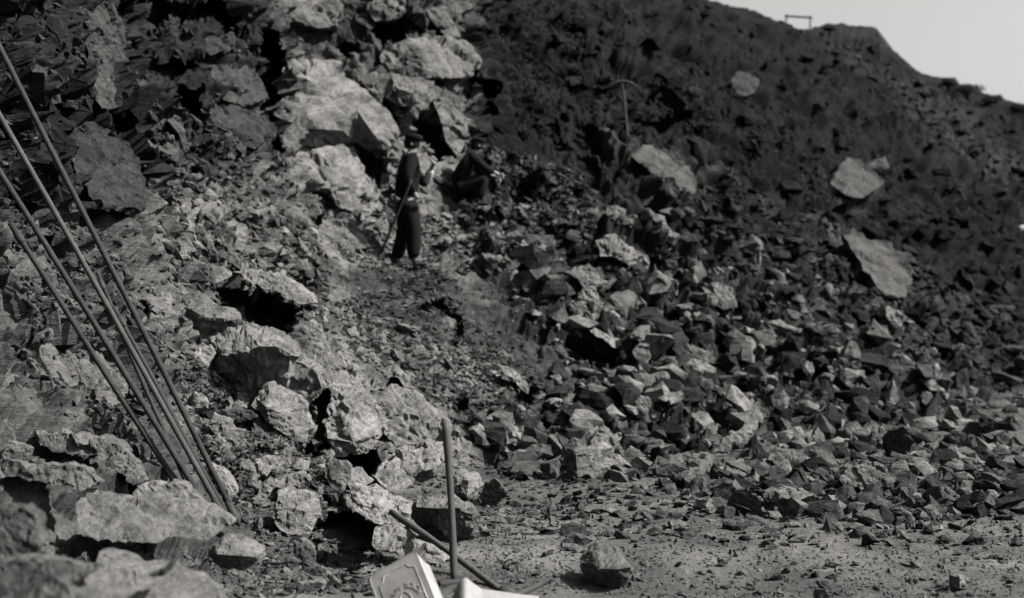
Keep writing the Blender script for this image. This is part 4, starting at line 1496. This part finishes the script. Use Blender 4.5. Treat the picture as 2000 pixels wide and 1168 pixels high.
# ------------------------------------------------------------------ people
def skin_obj(name, J, E, mat, parent, roots, sub=2, flat=None):
    names = list(J)
    me = mesh_from(name, [J[n][0] for n in names], [])
    me = bpy.data.meshes.new(name)
    me.from_pydata([J[n][0] for n in names], [(names.index(a), names.index(b)) for a, b in E], [])
    o = link(name, me, mat, parent)
    md = o.modifiers.new('skin', 'SKIN')
    md.use_smooth_shade = True
    if not me.skin_vertices:
        pass
    sv = me.skin_vertices[0].data
    for i, n in enumerate(names):
        r = J[n][1]
        sv[i].radius = r if hasattr(r, '__len__') else (r, r)
        sv[i].use_root = n in roots
    ss = o.modifiers.new('sub', 'SUBSURF')
    ss.levels = sub
    ss.render_levels = sub
    return o


def lerp(a, b, t):
    return tuple(a[i] + (b[i] - a[i]) * t for i in range(3))


def person(label, loc, rz, J, head_tilt, hat, grip, scale=1.0):
    """J: joints of the pose, local, facing +y, x to the person's right"""
    e = empty('person', loc, label, 'person')
    e.rotation_euler = (0, 0, rz)
    e.scale = (scale,) * 3
    P_ = {k: Vector(v) for k, v in J.items() if hasattr(v, '__len__')}
    hd = P_['head']
    fwd = Vector((math.sin(head_tilt[0]), math.cos(head_tilt[0]), -math.sin(head_tilt[1]))).normalized()
    side = fwd.cross(Vector((0, 0, 1))).normalized()
    up = side.cross(fwd)
    B_ = {}
    E_ = []

    def add(n, p, r, prev=None):
        B_[n] = (tuple(p), r)
        if prev:
            E_.append((prev, n))
    add('pelvis', P_['pelvis'], (.10, .075))
    add('waist', P_['waist'], (.095, .07), 'pelvis')
    add('chest', P_['chest'], (.12, .085), 'waist')
    add('neckb', P_['neck'], .062, 'chest')
    add('jaw', hd - up * .075 + fwd * .005, .052, 'neckb')
    add('skull', hd, (.078, .095), 'jaw')
    add('crown', hd + up * .075, (.065, .08), 'skull')
    for s in ('r', 'l'):
        add('sh' + s, P_['sh' + s], .045, 'chest')
        add('el' + s, P_['el' + s], .042, 'sh' + s)
        add('wr' + s, P_['wr' + s], .027, 'el' + s)
        d_ = (P_['wr' + s] - P_['el' + s]).normalized()
        add('pa' + s, P_['wr' + s] + d_ * .06, (.040, .022), 'wr' + s)
        add('hp' + s, P_['hp' + s], .055, 'pelvis')
        add('kn' + s, P_['kn' + s], .045, 'hp' + s)
        add('an' + s, P_['an' + s], .040, 'kn' + s)
    body = skin_obj('body', B_, E_, M_SKIN, e, ('pelvis',))
    # face: nose, brow, chin and ears, eyes and mouth
    F_ = {}
    FE = []
    def chain(pref, pts, rad):
        for k, (p, r) in enumerate(zip(pts, rad)):
            F_[pref + str(k)] = (tuple(p), r)
            if k:
                FE.append((pref + str(k - 1), pref + str(k)))
    chain('nose', [hd + fwd * .080 + up * .015, hd + fwd * .108 - up * .018], [.010, .015])
    chain('chin', [hd + fwd * .06 - up * .085, hd + fwd * .078 - up * .09], [.022, .018])
    chain('earr', [hd + side * .078 + up * .01, hd + side * .084 - up * .025], [.014, .010])
    chain('earl', [hd - side * .078 + up * .01, hd - side * .084 - up * .025], [.014, .010])
    for s in ('r', 'l'):
        d_ = (P_['wr' + s] - P_['el' + s]).normalized()
        pal = P_['wr' + s] + d_ * .075
        sd = d_.orthogonal().normalized()
        if abs(sd.z) > .8:
            sd = d_.cross(Vector((0, 1, 0))).normalized()
        cv = d_.cross(sd).normalized() * grip.get(s, 1)
        for k, ln in enumerate((.072, .080, .074, .058)):
            o_ = sd * (k - 1.5) * .021
            chain('f%s%d_' % (s, k), [pal + o_, pal + o_ * 1.1 + d_ * ln * .5 + cv * .012, pal + o_ * 1.1 + d_ * ln * .72 + cv * .040, pal + o_ + d_ * ln * .55 + cv * .062], [.010, .009, .0085, .007])
        chain('t%s_' % s, [pal - d_ * .05 - sd * .028, pal - d_ * .015 - sd * .052 + cv * .015, pal + d_ * .015 - sd * .05 + cv * .036], [.012, .011, .009])
    skin_obj('face_and_fingers', F_, FE, M_SKIN, body, [k for k in F_ if k.endswith('0')], 1)
    for s in (-1, 1):
        V, Fs = lathe([(.001, -.006), (.008, -.004), (.010, 0), (.008, .004), (.001, .006)], 8)
        eo = link('eye', mesh_from('eye', V, Fs), M_HAIR, body)
        eo.location = hd + fwd * .088 + side * s * .032 + up * .018
    tube_obj('mouth', [hd + fwd * .094 - side * .022 - up * .052, hd + fwd * .1 - up * .05, hd + fwd * .094 + side * .022 - up * .052], [.003, .005, .003], M_HAIR, body, 6)
    # clothes
    C_, CE = {}, []

    def addc(n, p, r, prev=None):
        C_[n] = (tuple(p), r)
        if prev:
            CE.append((prev, n))
    addc('hem', P_['pelvis'] + Vector((0, 0, -.02)), (.20, .16))
    addc('waist', P_['waist'], (.19, .15), 'hem')
    addc('chest', P_['chest'], (.21, .165), 'waist')
    addc('collar', P_['neck'] + (P_['chest'] - P_['neck']) * .12, .075, 'chest')
    for s in ('r', 'l'):
        addc('sh' + s, P_['sh' + s], .088, 'chest')
        addc('el' + s, P_['el' + s], .07, 'sh' + s)
        if J.get('sleeve' + s, 1) > 0:
            addc('cu' + s, lerp(P_['el' + s], P_['wr' + s], J.get('sleeve' + s, 1) * .9), .045, 'el' + s)
    if J.get('sleevel', 1) < .5:
        skin_obj('shirt_sleeve', {'a': (lerp(P_['ell'], P_['wrl'], .1), .058), 'b': (lerp(P_['ell'], P_['wrl'], .5), .056), 'c': (lerp(P_['ell'], P_['wrl'], .85), .046)}, [('a', 'b'), ('b', 'c')], M_SHIRT, e, ('a',))
    skin_obj('jacket', C_, CE, M_DARKCLOTH, e, ('hem',))
    T_, TE = {}, []
    T_['belt'] = (tuple(P_['pelvis'] + (P_['waist'] - P_['pelvis']) * .35), (.18, .15))
    T_['seat'] = (tuple(P_['pelvis'] - Vector((0, 0, .03))), (.19, .16))
    TE.append(('belt', 'seat'))
    for s in ('r', 'l'):
        T_['hp' + s] = (tuple(P_['hp' + s] - Vector((0, 0, .02))), .125)
        T_['kn' + s] = (tuple(P_['kn' + s]), .10)
        T_['cf' + s] = (lerp(P_['kn' + s], P_['an' + s], .95), .088)
        TE += [('seat', 'hp' + s), ('hp' + s, 'kn' + s), ('kn' + s, 'cf' + s)]
    skin_obj('trousers', T_, TE, M_DARKCLOTH2, e, ('seat',))
    for s in ('r', 'l'):
        an = P_['an' + s]
        toe = P_.get('toe' + s, an + Vector((0, .18, -.045)))
        skin_obj('boot', {'top': (tuple(an + Vector((0, -.005, .10))), .05), 'heel': (tuple(an + Vector((0, -.03, -.03))), .045), 'ball': (tuple(lerp(an, toe, .7)), (.045, .035)), 'toe': (tuple(toe), (.038, .028))},
                 [('top', 'heel'), ('heel', 'ball'), ('ball', 'toe')], M_LEATHER, e, ('heel',))
    # hair and hat
    rot = Matrix((side, fwd, up)).transposed().to_4x4()
    V, Fs = lathe([(.01, .118), (.055, .108), (.083, .07), (.092, .02), (.088, -.03), (.07, -.055)], 18)
    h_ = link('hair', mesh_from('hair', [Vector((v[0] * .96, v[1] * 1.08 - .018, v[2])) for v in V], Fs), M_HAIR, e)
    h_.matrix_local = Matrix.Translation(hd) @ rot
    if hat == 'felt':
        V, Fs = lathe([(.15, .052), (.152, .058), (.098, .064), (.095, .09), (.088, .15), (.07, .165), (.02, .158)], 22)
        V = [Vector((v[0], v[1] * 1.12, v[2] + (.012 * (abs(v[0]) / .15) ** 2 if v[2] < .06 else 0))) for v in V]
    else:
        V, Fs = lathe([(.088, .05), (.094, .06), (.102, .085), (.09, .112), (.05, .125), (.01, .128)], 20)
        V = [Vector((v[0], v[1] * 1.12 + (.018 if v[2] < .05 and v[1] > .03 else .008), v[2])) for v in V]
    ht_ = link('hat', mesh_from('hat', V, Fs), M_DARKCLOTH, e)
    for p in ht_.data.polygons:
        p.use_smooth = True
    ht_.matrix_local = Matrix.Translation(hd) @ rot
    return e


STAND = dict(pelvis=(0, -.02, .88), waist=(0, -.03, 1.02), chest=(0, -.01, 1.24), neck=(0, .01, 1.42), head=(0, .06, 1.555),
             shr=(.175, 0, 1.36), shl=(-.175, .02, 1.36), elr=(.25, -.10, 1.10), wrr=(.24, .02, .90), ell=(-.16, .27, 1.08), wrl=(.02, .31, 1.30),
             hpr=(.09, -.02, .83), hpl=(-.09, -.02, .83), knr=(.12, .04, .47), knl=(-.09, -.02, .47), anr=(.13, .02, .10), anl=(-.10, -.14, .10), sleevel=0.15)
mp_, mn_ = on_ground(799, 521)
FACE_R = math.radians(-68)
man = person('man in dark clothes standing on the slope in front of the pale rock face', mp_ + Vector((0, 0, -.03)), FACE_R, STAND, (math.radians(30), .05), 'cap', {'r': 1, 'l': -1}, 1.06)
SQUAT = dict(pelvis=(0, -.10, .36), waist=(0, -.10, .50), chest=(0, .0, .68), neck=(0, .08, .82), head=(0, .16, .93),
             shr=(.17, .05, .76), shl=(-.17, .05, .76), elr=(.22, .22, .58), wrr=(.16, .40, .52), ell=(-.22, .22, .58), wrl=(-.14, .42, .50),
             hpr=(.10, -.08, .33), hpl=(-.10, -.08, .33), knr=(.16, .26, .46), knl=(-.16, .24, .44), anr=(.14, .12, .10), anl=(-.14, .08, .10))
mp2, mn2 = on_ground(913, 402)
person('second man in dark clothes crouching at the foot of the overhanging fin', mp2 + Vector((0, 0, -.03)), math.radians(-80), SQUAT, (math.radians(-5), .05), 'cap', {'r': 1, 'l': 1}, 0.98)

# shovel held behind the standing man
sp, sn = on_ground(738, 500)
s_ = mp_.y / FPX
hand = mp_ + Vector(((806 - 796) * s_, -.34, 1.12))
foot = Vector((mp_.x + (740 - 796) * s_, mp_.y - .25, mp_.z + .06))
sh = empty('shovel', foot, 'long-handled shovel trailing from the standing man to the ground on his left', 'shovel')
dv = hand - foot
handle_between(sh, dv.normalized() * .12, dv, .019, .018, M_PLANK, 'handle', 0)
bm = bmesh.new()
prof = [(-.02, .14), (.02, .14), (.11, .09), (.12, -.06), (.07, -.14), (0, -.17), (-.07, -.14), (-.12, -.06), (-.11, .09)]
top_ = [bm.verts.new((x, -.02 - .25 * (x * x), z)) for x, z in prof]
bot_ = [bm.verts.new((x, -.026 - .25 * (x * x), z)) for x, z in prof]
bm.faces.new(top_)
bm.faces.new(list(reversed(bot_)))
for i in range(len(prof)):
    j = (i + 1) % len(prof)
    bm.faces.new([top_[j], top_[i], bot_[i], bot_[j]])
bl = bm_obj('blade', bm, M_IRON, sh)
bl.rotation_euler = dv.to_track_quat('Z', 'Y').to_euler()


# ------------------------------------------------------------------ say which loose stone is which, by the named rock it lies nearest to
CUT = (' at ', ' with ', ' in ', ' below ', ' above ', ' right ', ' left ', ' lying', ' standing', ' leaning', ' between', ' beside', ' resting', ' running', ' just', ' on ', ' over ', ' under', ' behind', ' low ', ' touched',
       ' jutting', ' overhanging', ' roofing', ' pointing', ' tapering', ' sloping', ' directly', ' tipped', ' tilted over', ' next', ' close', ' near', ' alone', ' cut', ' undercut', ' cut by', ',', ' of ')


def phrase(l):
    i = min([l.find(c) for c in CUT if l.find(c) > 0] + [len(l)])
    return l[:i].strip()


ph = [phrase(h[2]) for h in HEROES]
good = [(HEROES[i][0], HEROES[i][1], ph[i]) for i in range(len(ph)) if ph.count(ph[i]) == 1 and 2 <= len(ph[i].split()) <= 7]
cells = {}
for o, x, y, sp_, t in LOOSE:
    hx, hy, hp = min(good, key=lambda g: (g[0] - x) ** 2 + (g[1] - y) ** 2)
    dx, dy = x - hx, y - hy
    side = ('right of' if dx > 0 else 'left of') if abs(dx) > abs(dy) else ('below' if dy > 0 else 'above')
    cells.setdefault((hp, side), []).append((math.hypot(dx, dy), o, sp_, t))
NTH = ['closest', 'second closest', 'third closest', 'fourth closest', 'fifth closest', 'sixth closest', 'seventh closest', 'eighth closest', 'ninth closest', 'tenth closest', 'eleventh closest', 'twelfth closest', 'thirteenth closest', 'fourteenth closest', 'fifteenth closest', 'sixteenth closest']
for (hp, side), lst in cells.items():
    lst.sort(key=lambda q: q[0])
    for k, (dd, o, sp_, t) in enumerate(lst):
        tone_w = 'pale' if t > .25 else 'grey' if t > .16 else 'dark'
        size_w = 'large' if sp_ > 70 else 'small' if sp_ < 28 else ''
        o['label'] = ' '.join(('%s %s loose stone %s %s the %s' % (size_w, tone_w, NTH[min(k, 15)] if len(lst) > 1 else 'lying', side, hp)).split())
